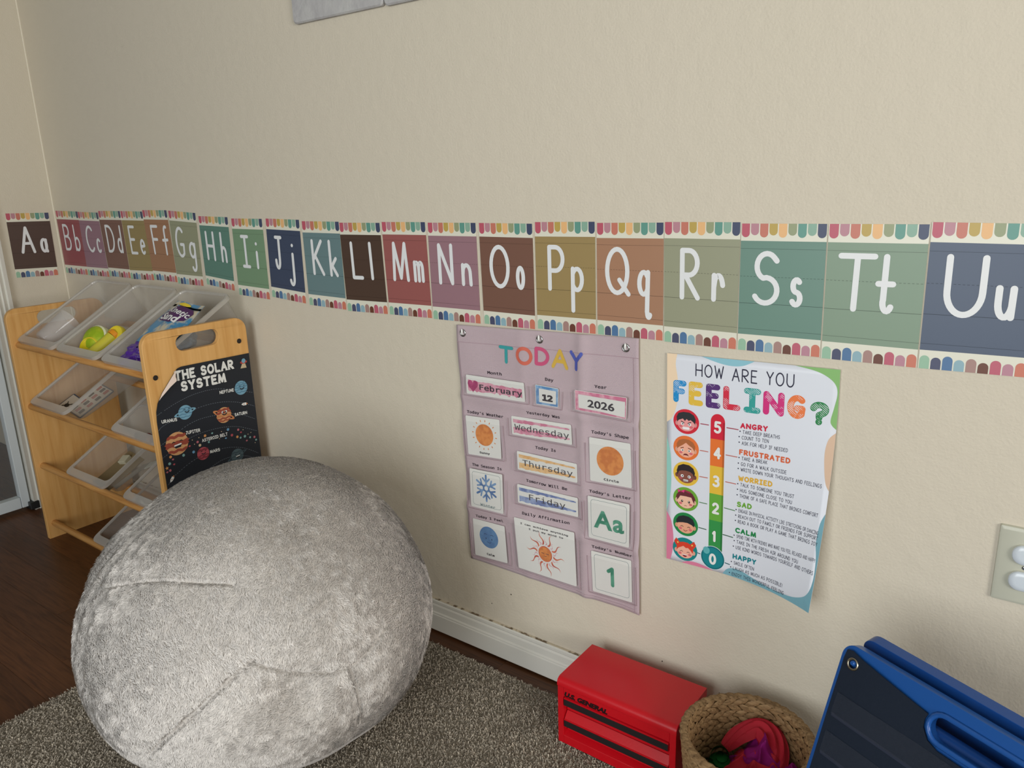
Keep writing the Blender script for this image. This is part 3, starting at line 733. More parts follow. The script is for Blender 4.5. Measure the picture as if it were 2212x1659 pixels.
# ------------------------------------------------------------------ solar system poster on the right panel
INK = lambda n, *c, r=.45: mat('ink_'+n, rgb(*c), r, .35)
M_night = INK('night', 34, 38, 46); M_wi = INK('white', 236, 236, 232); M_paper = mat('poster_back', rgb(226, 206, 192), .6)
PX = XR+.0022
sp = empty('solar_system_poster', (PX, -.17, .43), 'dark solar system poster with curled corner on the rack side panel', 'poster')
def sfn(y, z, l):
    d = max(0., -.245-y)+max(0., z-.60)*.5
    k = (-.245-y)*.77+(z-.612)*.64   # distance past the lifted corner line
    return (PX+l+max(0., k+.03)**2*1.6, y, z)
pts = [(-.035,.100),(-.035,.620),(-.225,.6245),(-.236,.622),(-.247,.611),(-.282,.572),(-.296,.550),(-.302,.530),(-.304,.505),(-.304,.100)]
sh = Print(sfn, 1.0, .02); sh.poly(pts, M_night, 0, 'sheet'); sh.step = 1.0
so = sh.build(sp)[0]; so['label'] = 'near-black printed sheet'
md = so.modifiers.new('thick', 'SOLIDIFY'); md.thickness = .0003; md.offset = 0
# the corner that has come loose and folded forward
mb = MB(); fold = [(-.240,.619),(-.247,.611),(-.262,.594),(-.282,.572),(-.292,.556)]; inner = [(-.2445,.600),(-.2445,.598),(-.2455,.594),(-.262,.584),(-.287,.562)]
vs = []
for k_, ((y0, z0), (y1, z1)) in enumerate(zip(fold, inner)):
    for t in (0, .5, 1):
        b0 = sfn(y0, z0, 0)[0]; vs.append((b0+.001+.006*sin(pi*.5*t)*(1 if 0 < k_ < 4 else .3), y0+(y1-y0)*t, z0+(z1-z0)*t))
mb.add(vs, [(k_*3+t, k_*3+t+1, k_*3+t+4, k_*3+t+3) for k_ in range(4) for t in range(2)])
mb.build('curled_corner', M_paper, sp, smooth=60, label='curled corner showing the pale paper back'); sp.children[-1]
pr = Print(sfn, .00022, .03)
def T(s_, a, b_, h, m_, wt=.09, lay=3, **k): pr.text(stroke_text(s_, wt, **k), a, b_, h, m_, lay, ('title_print#' if h > .02 else 'name_print#')+s_)
T('THE SOLAR', (-.2445, .6045), (-.084, .601), .0255, M_wi, .125, gap=.34, serif=True)
T('SYSTEM', (-.233, .576), (-.110, .572), .0255, M_wi, .125, gap=.34, serif=True)
for s_, a, b_ in [('NEPTUNE', (-.133,.537), (-.092,.5345)), ('URANUS', (-.293,.5035), (-.254,.4995)), ('SATURN', (-.099,.469), (-.062,.466)), ('JUPITER', (-.237,.4595), (-.199,.4565)), ('ASTEROID BELT', (-.198,.428), (-.126,.425)), ('MARS', (-.181,.393), (-.153,.391))]:
    T(s_, a, b_, .0088, M_wi, .10)
def smooth_line(P, n=40):
    P = [Vector(p) for p in P]; out = []
    for i in range(len(P)-1):
        p0 = P[max(i-1, 0)]; p1 = P[i]; p2 = P[i+1]; p3 = P[min(i+2, len(P)-1)]
        for k in range(n//(len(P)-1)):
            t = k/(n//(len(P)-1)); out.append(tuple(.5*((2*p1)+(-p0+p2)*t+(2*p0-5*p1+4*p2-p3)*t*t+(-p0+3*p1-3*p2+p3)*t**3)))
    out.append(tuple(P[-1])); return out
M_orb = INK('orbit', 120, 128, 138)
for P in [[(-.303,.521),(-.248,.540),(-.193,.550),(-.129,.546),(-.037,.514)], [(-.303,.484),(-.285,.494),(-.204,.512),(-.143,.513),(-.087,.500),(-.037,.477)], [(-.303,.447),(-.224,.479),(-.162,.483),(-.093,.470),(-.040,.442)], [(-.303,.415),(-.231,.443),(-.164,.448),(-.098,.437),(-.039,.408)], [(-.300,.345),(-.279,.363),(-.219,.387),(-.147,.391),(-.089,.376),(-.042,.346)], [(-.25,.31),(-.2,.345),(-.14,.362),(-.08,.35),(-.04,.325)]]:
    L_ = smooth_line(P, 90)
    for k in range(0, len(L_)-1, 2): pr.line(L_[k:k+2], .00045, M_orb, 1, 'orbit_print#%.3f' % P[0][1], 4)
def planet(cx, cy, r, base, bands, face=None, ring=None, part='planet_print'):
    part += '#%.3f' % cx
    if ring:
        rx, ry, rot_ = ring[:3]; rc = ring[3]
        P = [(cx+a*cos(rot_)-b__*sin(rot_), cy+a*sin(rot_)+b__*cos(rot_)) for a, b__ in circ(0, 0, rx, ry, 32)]
        H_ = [(cx+a*cos(rot_)-b__*sin(rot_), cy+a*sin(rot_)+b__*cos(rot_)) for a, b__ in circ(0, 0, rx*.80, ry*.55, 32)]
        pr.poly(P, rc, 2, part, [H_])
    pr.poly(circ(cx, cy, r, n=32), base, 3, part)
    for (t, wv, col) in bands:
        yy = cy+t*r; hw = math.sqrt(max(0, r*r-(t*r)**2))*.97
        pr.line([(cx-hw+2*hw*k/8, yy+.06*r*sin(k*1.7+t*9)) for k in range(9)], wv*r, col, 4, part, 4)
    if face:
        fx, fy, sm = face
        pr.line([(cx+fx-.3*r+.6*r*k/6, cy+fy-.16*r*sin(pi*k/6)) for k in range(7)], .07*r, M_night, 6, part, 4)
        if sm == 2: pr.poly([(cx+fx-.36*r, cy+fy+.02*r), (cx+fx+.36*r, cy+fy+.08*r), (cx+fx+.25*r, cy+fy-.22*r), (cx+fx-.22*r, cy+fy-.25*r)], M_night, 6, part); pr.line([(cx+fx-.30*r, cy+fy), (cx+fx+.30*r, cy+fy+.05*r)], .06*r, M_wi, 7, part, 4)
        for s_ in (-1, 1):
            if sm == 3: pr.poly(circ(cx+fx+s_*.24*r, cy+fy+.22*r, .15*r, n=12), M_wi, 5, part); pr.poly(circ(cx+fx+s_*.18*r, cy+fy+.2*r, .09*r, n=10), M_night, 6, part)
            else: pr.line([(cx+fx+s_*.34*r-.12*r, cy+fy+.28*r), (cx+fx+s_*.34*r, cy+fy+.36*r), (cx+fx+s_*.34*r+.12*r, cy+fy+.28*r)], .035*r, M_night, 6, part, 4)
M_blu = INK('planet_blue', 122, 168, 190); M_blu2 = INK('planet_blue_dark', 92, 136, 162); M_tan = INK('planet_tan', 212, 160, 110); M_rus = INK('planet_rust', 156, 74, 58)
M_sat = INK('saturn_orange', 202, 132, 84); M_mars = INK('mars_pink', 182, 82, 92); M_mars2 = INK('mars_dark', 132, 52, 62); M_mer = INK('mercury', 82, 100, 106); M_mer2 = INK('mercury_dark', 64, 80, 88)
planet(-.0705, .535, .0185, M_blu, [(-.6,.08,M_blu2),(-.25,.07,M_blu2),(.1,.08,M_blu2),(.45,.08,M_blu2),(.72,.06,M_blu2)], (.002, -.001, 1))
planet(-.2310, .511, .0180, M_blu, [(-.6,.07,M_blu2),(-.2,.07,M_blu2),(.25,.07,M_blu2),(.6,.07,M_blu2)], (.005, .002, 1), (.0290, .0065, .12, M_blu))
planet(-.1290, .4765, .0205, M_tan, [(.68,.14,M_rus),(.38,.14,M_rus),(-.05,.12,M_sat),(-.4,.10,M_rus),(-.7,.08,M_rus)], (.002, .004, 3), (.0330, .0075, -.52, M_sat))
planet(-.2630, .4400, .0290, M_tan, [(.62,.13,M_rus),(.05,.15,M_rus),(-.12,.12,M_rus),(-.62,.12,M_rus)], (.001, -.004, 2))
planet(-.1995, .3945, .0165, M_mars, [(.6,.14,M_mars2),(-.3,.1,M_mars2),(-.62,.12,M_mars2)], (.001, .001, 1))
planet(-.1060, .3600, .0180, M_mer, [(.5,.1,M_mer2),(-.1,.08,M_mer2),(-.5,.1,M_mer2)], (.001, -.002, 2), (.0300, .0050, .25, M_mer2))
AST = [(-.188,.438,3),(-.168,.439,5),(-.142,.436,1),(-.123,.436,4),(-.094,.427,2),(-.087,.418,12),(-.114,.418,9),(-.132,.415,14),(-.150,.419,1),(-.077,.404,10),(-.090,.404,6),(-.073,.391,11),(-.058,.409,1),(-.062,.397,6),(-.099,.409,3),(-.049,.378,1),(-.045,.385,6),(-.205,.418,7),(-.210,.428,2),(-.224,.406,4),(-.232,.424,12),(-.180,.419,6),(-.205,.438,1),(-.251,.406,10),(-.279,.404,11),(-.278,.391,12),(-.289,.396,10),(-.297,.387,13),(-.290,.379,2),(-.298,.377,11),(-.284,.412,3),(-.219,.425,1),(-.223,.437,1),(-.080,.423,1),(-.067,.407,1),(-.049,.394,2)]
acol = [INK('asteroid_sand', 214, 190, 156), INK('asteroid_rose', 190, 108, 118), INK('asteroid_orange', 214, 150, 92), INK('asteroid_blue', 108, 156, 190), INK('asteroid_mint', 130, 172, 168)]
for k, (y, z, t) in enumerate(AST):
    ap = 'asteroid_print#%d' % k
    col = {1: acol[0], 2: acol[1], 3: acol[2], 4: acol[3], 5: acol[4], 6: acol[4], 7: acol[0], 9: M_mars, 10: acol[4], 11: acol[1], 12: M_mars, 13: acol[2], 14: acol[3]}[t]
    if t in (5, 11, 12, 14): pr.poly([(y-.0035, z), (y, z-.0026), (y+.0035, z), (y, z+.0026)], col, 2, ap)
    elif t == 13: pr.poly([(y+(.0052 if i % 2 == 0 else .0022)*cos(radians(90+36*i)), z+(.0052 if i % 2 == 0 else .0022)*sin(radians(90+36*i))) for i in range(10)], col, 2, ap)
    else: pr.poly(circ(y, z, {1: .0012, 6: .0028, 2: .0032}.get(t, .0036), n=12), col, 2, ap)
# saucer and rockets
pr.poly([(-.058,.598),(-.050,.597),(-.047,.584),(-.065,.585)], INK('beam', 206, 186, 150), 2, 'spaceship_print'); pr.poly(circ(-.054, .600, .0105, .0042, 20), INK('saucer_red', 180, 70, 60), 3, 'spaceship_print'); pr.poly(circ(-.054, .6035, .0058, .006, 16), M_blu, 4, 'spaceship_print')
for cx, cy, a in ((-.067, .490, radians(-5)), (-.289, .356, radians(52))):
    R_ = lambda x, y: (cx+x*cos(a)-y*sin(a), cy+x*sin(a)+y*cos(a))
    pr.poly([R_(x, y) for x, y in [(-.009, 0), (-.003, .0035), (.006, .0035), (.006, -.0035), (-.003, -.0035)]], M_wi, 3, 'spaceship_print#%.3f' % cx); pr.poly([R_(.006, -.003), R_(.011, 0), R_(.006, .003)], M_sat, 3, 'spaceship_print#%.3f' % cx); pr.poly([R_(x, y) for x, y in circ(-.001, 0, .0014, n=8)], M_rus, 4, 'spaceship_print#%.3f' % cx)
pr.build(sp)
for o in sp.children: shift(o, sp)
# ------------------------------------------------------------------ alphabet cards
CARDS = {
'A': [(-.148,.976),(-.019,.972),(-.023,.768),(-.151,.774)],
'B' : [(0.012,0.977),(0.167,0.975),(0.165,0.774),(0.013,0.774)],
'C' : [(0.166,0.974),(0.298,0.972),(0.307,0.775),(0.167,0.774)],
'D' : [(0.3,0.977),(0.434,0.977),(0.437,0.778),(0.308,0.778)],
'E' : [(0.434,0.977),(0.559,0.976),(0.571,0.779),(0.436,0.776)],
'F' : [(0.56,0.98),(0.691,0.98),(0.697,0.78),(0.571,0.781)],
'G' : [(0.697,0.979),(0.831,0.973),(0.825,0.777),(0.697,0.777)],
'H' : [(0.842,0.965),(0.976,0.963),(0.969,0.773),(0.841,0.783)],
'I' : [(0.99,0.96),(1.119,0.96),(1.117,0.76),(0.986,0.764)],
'J' : [(1.133,0.961),(1.262,0.959),(1.258,0.76),(1.126,0.768)],
'K' : [(1.27,0.956),(1.401,0.956),(1.402,0.756),(1.27,0.758)],
'L' : [(1.401,0.954),(1.532,0.955),(1.538,0.757),(1.406,0.754)],
'M' : [(1.537,0.957),(1.665,0.958),(1.67,0.759),(1.543,0.757)],
'N' : [(1.671,0.957),(1.799,0.958),(1.802,0.759),(1.673,0.758)],
'O' : [(1.806,0.958),(1.934,0.958),(1.936,0.76),(1.811,0.76)],
'P' : [(1.939,0.961),(2.068,0.963),(2.07,0.764),(1.941,0.762)],
'Q' : [(2.071,0.961),(2.199,0.963),(2.202,0.765),(2.073,0.764)],
'R' : [(2.2,0.964),(2.329,0.965),(2.331,0.764),(2.204,0.764)],
'S' : [(2.33,0.963),(2.458,0.964),(2.461,0.766),(2.333,0.764)],
'T' : [(2.46,0.964),(2.591,0.965),(2.593,0.766),(2.463,0.765)],
'U' : [(2.593,0.968),(2.722,0.967),(2.723,0.769),(2.595,0.766)]}
CC = {'A': (84,66,58), 'B': (154,84,88), 'C': (152,116,128), 'D': (124,90,78), 'E': (152,134,88), 'F': (162,120,90), 'G': (150,152,124), 'H': (96,134,120), 'I': (122,152,120), 'J': (66,76,98), 'K': (108,134,136), 'L': (82,64,54), 'M': (156,94,90), 'N': (156,120,128), 'O': (124,90,76), 'P': (160,138,92), 'Q': (170,128,100), 'R': (154,156,130), 'S': (108,142,128), 'T': (132,154,132), 'U': (82,94,114)}
CN = {'A': 'dark brown', 'B': 'dusty red', 'C': 'mauve', 'D': 'brown', 'E': 'olive tan', 'F': 'terracotta', 'G': 'sage grey', 'H': 'teal green', 'I': 'soft green', 'J': 'navy blue', 'K': 'slate teal', 'L': 'dark brown', 'M': 'dusty red', 'N': 'mauve', 'O': 'brown', 'P': 'olive tan', 'Q': 'terracotta', 'R': 'sage grey', 'S': 'teal green', 'T': 'soft green', 'U': 'navy blue'}
CORD = 'ABCDEFGHIJKLMNOPQRSTU'
UB = {'A': (.22,.56,.68,.86), 'B': (.2,.5,.66,.9), 'C': (.22,.56,.68,.88), 'D': (.18,.54,.66,.88), 'E': (.22,.52,.66,.88), 'F': (.22,.52,.64,.90), 'G': (.14,.48,.62,.86), 'H': (.16,.46,.66,.86), 'I': (.24,.50,.68,.78), 'J': (.20,.44,.58,.80), 'K': (.2,.52,.66,.88), 'L': (.22,.5,.66,.76), 'M': (.17,.56,.66,.9), 'N': (.18,.5,.66,.88), 'O': (.17,.56,.67,.84), 'P': (.21,.5,.6,.82), 'Q': (.13,.54,.62,.84), 'R': (.22,.5,.65,.83), 'S': (.15,.5,.61,.77), 'T': (.12,.53,.52,.73), 'U': (.17,.56,.64,.83)}
M_cream2 = mat('card_cream', rgb(228, 226, 208), .32, .45)
M_chalk = mat('card_letter_white', rgb(232, 234, 234), .35, .4)
TOPC = [(190,92,108),(188,136,146),(200,122,104),(190,164,86),(236,186,128),(152,160,124),(100,154,140),(140,176,156),(70,78,104)]
BOTC = [(154,192,164),(78,82,108),(84,120,160),(146,180,190),(170,136,128),(110,68,54),(192,98,116),(188,136,150),(206,124,102)]
MT = [mat('scallop_top_%s' % n, rgb(*c), .35, .4) for n, c in zip(['rose','mauve','coral','mustard','peach','sage','teal','mint','navy'], TOPC)]
MBt = [mat('scallop_low_%s' % n, rgb(*c), .35, .4) for n, c in zip(['mint','indigo','blue','sky','taupe','brown','rose','pink','coral'], BOTC)]
for ci, ch in enumerate(CORD):
    q = CARDS[ch]; c = CC[ch]
    wq = math.hypot(q[1][0]-q[0][0], q[1][1]-q[0][1]); hq = .2
    M_pan = mat('card_'+CN[ch].replace(' ', '_')+('_shaded' if ci < 11 else ''), rgb(*c), .36, .4)  # left-hand cards: the dimmer light there is put into most colours
    M_ln = mat('card_line_'+CN[ch].replace(' ', '_')+('_shaded' if ci < 11 else ''), rgb(*[int(v*.66) for v in c]), .4)
    cx = sum(p[0] for p in q)/4; cz = sum(p[1] for p in q)/4
    base = .0006+(.0005 if ch in 'BDF' else 0)+(.0010 if ch in 'C' else 0)
    if ch == 'A': fn = lambda u, v, l, q=q: (base+.0006+l, bil(q, u, v)[0], bil(q, u, v)[1])
    else: fn = lambda u, v, l, q=q, base=base: (bil(q, u, v)[0], -base-.0006-l, bil(q, u, v)[1])
    lab = CN[ch]+' alphabet card with the white letters '+ch+ch.lower()+(' on the narrow left wall' if ch == 'A' else ' in the row on the long wall')
    root = empty('alphabet_card', (fn(.5, .5, 0)), lab, 'card', 'alphabet cards along the walls')
    mb = MB(); corners = [(0,0),(1,0),(1,1),(0,1)]
    mb.loft([[fn(u, v, 0) for u, v in corners], [fn(u, v, -.0005) for u, v in corners]])
    mb.build('sheet', M_cream2, root)
    p = Print(fn, .00018); ny = lambda t: t
    p.quad(0.0, 1.0, .131, .868, M_pan, 1, 'colour_panel')
    for v, th_ in ((.190, .0022), (.617, .0035), (.822, .0025)): p.quad(0, 1, v-th_/2, v+th_/2, M_ln, 2, 'ruled_lines')
    for k in range(24): p.quad(k/24+.006, k/24+.030, .4045, .4075, M_ln, 2, 'ruled_lines')
    for k in range(9):
        x0 = (k+.07)/9; x1 = (k+.95)/9; L_ = .104 if k % 2 == 0 else .088; r = (x1-x0)/2; rv = r*wq/hq
        P = [(x0, 0)]+[(x0+r-r*cos(radians(a)), L_-rv+rv*sin(radians(a))) for a in range(0, 181, 20)]+[(x1, 0)]
        p.poly(P, MT[k], 1, 'top_scallops')
        H_ = (.094, .084, .098, .080, .094, .074, .096, .080, .094)[k]
        P = [(x0, 1)]+[(x0+r-r*cos(radians(a)), 1-H_+rv-rv*sin(radians(a))) for a in range(0, 181, 20)]+[(x1, 1)]
        p.poly(P, MBt[k], 1, 'bottom_scallops')
    # letters: drawn in metres so that the pen keeps its width
    def pen(chh, a, b_, part):
        r = .0042 if ch not in 'BCDEF' else .0041
        x0, x1 = a*wq+r, b_*wq-r
        vs, fs = glyph(chh, x0, x1, -.617*hq+r*.4, -.205*hq-r, r, n=12)
        p.add(([(x/wq, -y/hq) for x, y in vs], fs), M_chalk, 3, part)
    u0, u1, l0, l1 = UB[ch]
    pen(ch, u0, u1, 'capital_letter'); pen(ch.lower(), l0, l1, 'small_letter')
    p.build(root)
    for o in root.children: shift(o, root)

# ------------------------------------------------------------------ the day chart
CQ = [(1.740,.752),(2.158,.765),(2.169,.227),(1.749,.223)]
def crease(x, z):
    zl = .601+(x-1.74)*.012; z2 = .350+(x-1.745)*.024
    xv = 2.043+.012*(.7-z); xv2 = 1.905+.01*(.7-z)
    g = lambda d, w_: math.exp(-(d/w_)**2)
    d = .0035*g(z-zl, .010)+.004*g(z-z2, .012)+.0052*g(x-xv, .012)+.0016*g(x-xv2, .012)
    d += .0014*math.sin(x*42+z*9)*math.sin(z*23+1)+.0012*math.sin(x*17-z*31)
    d += max(0, x-2.13)*.10*max(0, .6-z)/.3
    return .0042+d
M_cloth = bpy.data.materials.new('mauve_twill'); M_cloth.use_nodes = True; nt = M_cloth.node_tree; b = nt.nodes['Principled BSDF']
b.inputs['Base Color'].default_value = rgb(205, 180, 186); b.inputs['Roughness'].default_value = .75; b.inputs['Specular IOR Level'].default_value = .2; b.inputs['Sheen Weight'].default_value = .15
tc = nt.nodes.new('ShaderNodeTexCoord'); mp = nt.nodes.new('ShaderNodeMapping'); mp.inputs['Rotation'].default_value = (0, radians(35), 0)
wv = nt.nodes.new('ShaderNodeTexWave'); wv.inputs['Scale'].default_value = 210; wv.inputs['Distortion'].default_value = .4; wv.bands_direction = 'Z'
bp = nt.nodes.new('ShaderNodeBump'); bp.inputs['Strength'].default_value = .5; bp.inputs['Distance'].default_value = .0006
nt.links.new(tc.outputs['Object'], mp.inputs[0]); nt.links.new(mp.outputs[0], wv.inputs[0]); nt.links.new(wv.outputs['Fac'], bp.inputs['Height']); nt.links.new(bp.outputs[0], b.inputs['Normal'])
mxx = nt.nodes.new('ShaderNodeMix'); mxx.data_type = 'RGBA'; mxx.inputs['A'].default_value = rgb(189, 169, 175); mxx.inputs['B'].default_value = rgb(203, 184, 189)
nt.links.new(wv.outputs['Fac'], mxx.inputs['Factor']); nt.links.new(mxx.outputs['Result'], b.inputs['Base Color'])
M_stitch = mat('stitching', rgb(176, 150, 158), .8); M_blk = INK('black', 34, 26, 38)
chart = empty('day_chart', (1.95, -.004, .49), 'mauve cloth day chart with clear pockets hanging from three hooks', 'wall chart')
nx, ny = 64, 84; mb = MB(); vs = []
for j in range(ny+1):
    for i in range(nx+1):
        x, z = bil(CQ, i/nx, j/ny); vs.append((x, -crease(x, z), z))
mb.add(vs, [(j*(nx+1)+i, (j+1)*(nx+1)+i, (j+1)*(nx+1)+i+1, j*(nx+1)+i+1) for j in range(ny) for i in range(nx)])
o = mb.build('cloth', M_cloth, chart, smooth=70); md = o.modifiers.new('thick', 'SOLIDIFY'); md.thickness = .0012; md.offset = 0
cfn = lambda x, z, l: (x, -crease(x, z)-.0009-l, z)
p = Print(cfn, .0002, .02)
def cline(u0, v0, u1, v1, r, m_, part='hem_stitching', n=30):
    P = [bil(CQ, u0+(u1-u0)*k/n, v0+(v1-v0)*k/n) for k in range(n+1)]; p.line(P, r, m_, 1, part, 4)
cline(.0, .066, 1, .066, .0006, M_stitch); cline(.012, .066, .012, .995, .0005, M_stitch); cline(.975, .066, .975, .995, .0005, M_stitch); cline(.01, .985, .975, .985, .0005, M_stitch)
for (x0, z1), (x1, z0), ch, cl in zip([(1.848,.721),(1.891,.724),(1.935,.727),(1.973,.728),(2.015,.729)], [(1.885,.684),(1.930,.687),(1.968,.690),(2.012,.689),(2.048,.691)], 'TODAY', [(66,162,164),(214,110,90),(204,88,126),(216,178,78),(88,100,182)]):
    r = .0036; v, f = glyph(ch, x0+r, x1-r, z0+r, z1-r, r, n=6); p.add((v, f), INK('today_'+ch.lower()+'_%d' % cl[0], *cl), 2, 'title_print#'+ch)
LAB = {'Month': [(1.816,.661),(1.852,.662)], 'Day': [(1.959,.6665),(1.978,.6665)], 'Year': [(2.070,.668),(2.095,.669)], "Today's Weather": [(1.757,.5685),(1.856,.574)], 'Yesterday Was': [(1.914,.5925),(1.993,.596)], 'Today Is': [(1.931,.5215),(1.980,.524)], "Today's Shape": [(2.061,.5775),(2.141,.581)], 'The Season Is': [(1.765,.4515),(1.844,.457)], 'Tomorrow Will Be': [(1.908,.4465),(2.007,.450)], "Today's Letter": [(2.058,.4585),(2.147,.463)], 'Today I Feel': [(1.771,.3345),(1.845,.340)], 'Daily Affirmation': [(1.897,.3725),(2.011,.378)], "Today's Number": [(2.063,.343),(2.152,.348)]}
for s_, (a, b_) in LAB.items(): p.text(type_text(s_, True, .012), a, b_, .0080, M_blk, 2, 'heading_print#'+s_)
p.build(chart)
M_steel = mat('steel_ring', rgb(170, 170, 168), .25, .5, 1.0); M_hook = mat('clear_white_hook', rgb(232, 232, 228), .2, .6)
for k, (x, z, lb) in enumerate([(1.758, .738, 'left'), (1.947, .743, 'centre'), (2.133, .747, 'right')]):
    y = -crease(x, z)-.001
    mb = MB(); mb.torus((x, y, z-.0015), (0, 1, 0), .0062, .0018, 28, 10); mb.build('grommet', M_steel, chart, smooth=60)
    mb = MB(); mb.ball((x, y-.0030, z+.0015), .0023, .0022, .0065, 12, 10); mb.tube([(x, y-.003, z-.003), (x, -.001, z-.004)], .0016, 8); mb.box(x-.004, x+.004, -.0016, -.0002, z-.006, z+.006)
    o = mb.build('wall_hook', M_hook, smooth=50); tag(o, 'small white hook through the %s grommet of the mauve chart' % lb, 'hook', 'hooks holding the day chart')
for o in chart.children: shift(o, chart)

# cards in the chart's clear pockets
POCK = {'feb': [(1.763,.650),(1.911,.652),(1.913,.613),(1.763,.609)], 'day': [(1.938,.653),(1.992,.652),(1.991,.614),(1.939,.613)], 'year': [(2.030,.656),(2.140,.657),(2.139,.616),(2.031,.617)],
'sunny': [(1.756,.560),(1.846,.565),(1.848,.480),(1.759,.474)], 'wed': [(1.877,.579),(2.019,.584),(2.021,.544),(1.878,.540)], 'thu': [(1.888,.506),(2.031,.507),(2.032,.468),(1.889,.466)],
'circle': [(2.059,.567),(2.146,.570),(2.150,.484),(2.061,.480)], 'winter': [(1.762,.443),(1.850,.447),(1.850,.358),(1.762,.355)], 'calm': [(1.763,.326),(1.850,.329),(1.855,.244),(1.766,.239)],
'fri': [(1.887,.434),(2.033,.437),(2.034,.397),(1.888,.393)], 'aff': [(1.878,.359),(2.026,.363),(2.031,.246),(1.887,.245)], 'letter': [(2.057,.449),(2.147,.452),(2.147,.364),(2.059,.362)], 'number': [(2.063,.334),(2.151,.338),(2.154,.250),(2.067,.247)]}
PLAB = {'feb': 'February card with a crimson heart', 'day': 'small blue framed card reading 12', 'year': 'pink framed card reading 2026', 'sunny': 'weather card with an orange sun reading Sunny', 'wed': 'pink striped card reading Wednesday', 'thu': 'orange striped card reading Thursday', 'circle': 'shape card with a large orange circle', 'winter': 'season card with a blue snowflake reading Winter', 'calm': 'feeling card with a blue face reading Calm', 'fri': 'blue striped card reading Friday', 'aff': 'large affirmation card with a flaming red sun', 'letter': 'letter card with green Aa', 'number': 'number card with a green 1'}
M_cw = mat('chart_card_white', rgb(228, 228, 222), .35, .4)
M_pocket = clear('clear_vinyl', rgb(206, 204, 204), .08, .12, .6)
def water(nm, a, b_, s=70): return mat('watercolour_'+nm, rgb(*a), .5, .3, var=(s, rgb(*b_), .42, .58))
W_or = water('orange', (226, 142, 62), (206, 116, 42)); W_pk = water('pink', (206, 120, 148), (222, 164, 180)); W_bl = water('blue', (92, 138, 186), (140, 176, 210)); W_nv = water('navy_stroke', (104, 122, 172), (150, 166, 200)); W_org = water('orange_stroke', (222, 168, 98), (232, 194, 140))
W_face = water('face_blue', (78, 122, 172), (92, 138, 184)); W_sn = water('snow_blue', (72, 112, 164), (120, 156, 196)); W_gr = water('green', (34, 128, 98), (78, 158, 128)); W_ht = water('heart', (164, 40, 100), (186, 66, 120)); W_rd = water('flame', (190, 76, 56), (214, 110, 70))
M_dk = INK('charcoal', 52, 48, 54); M_outl = INK('slate_outline', 96, 124, 128)
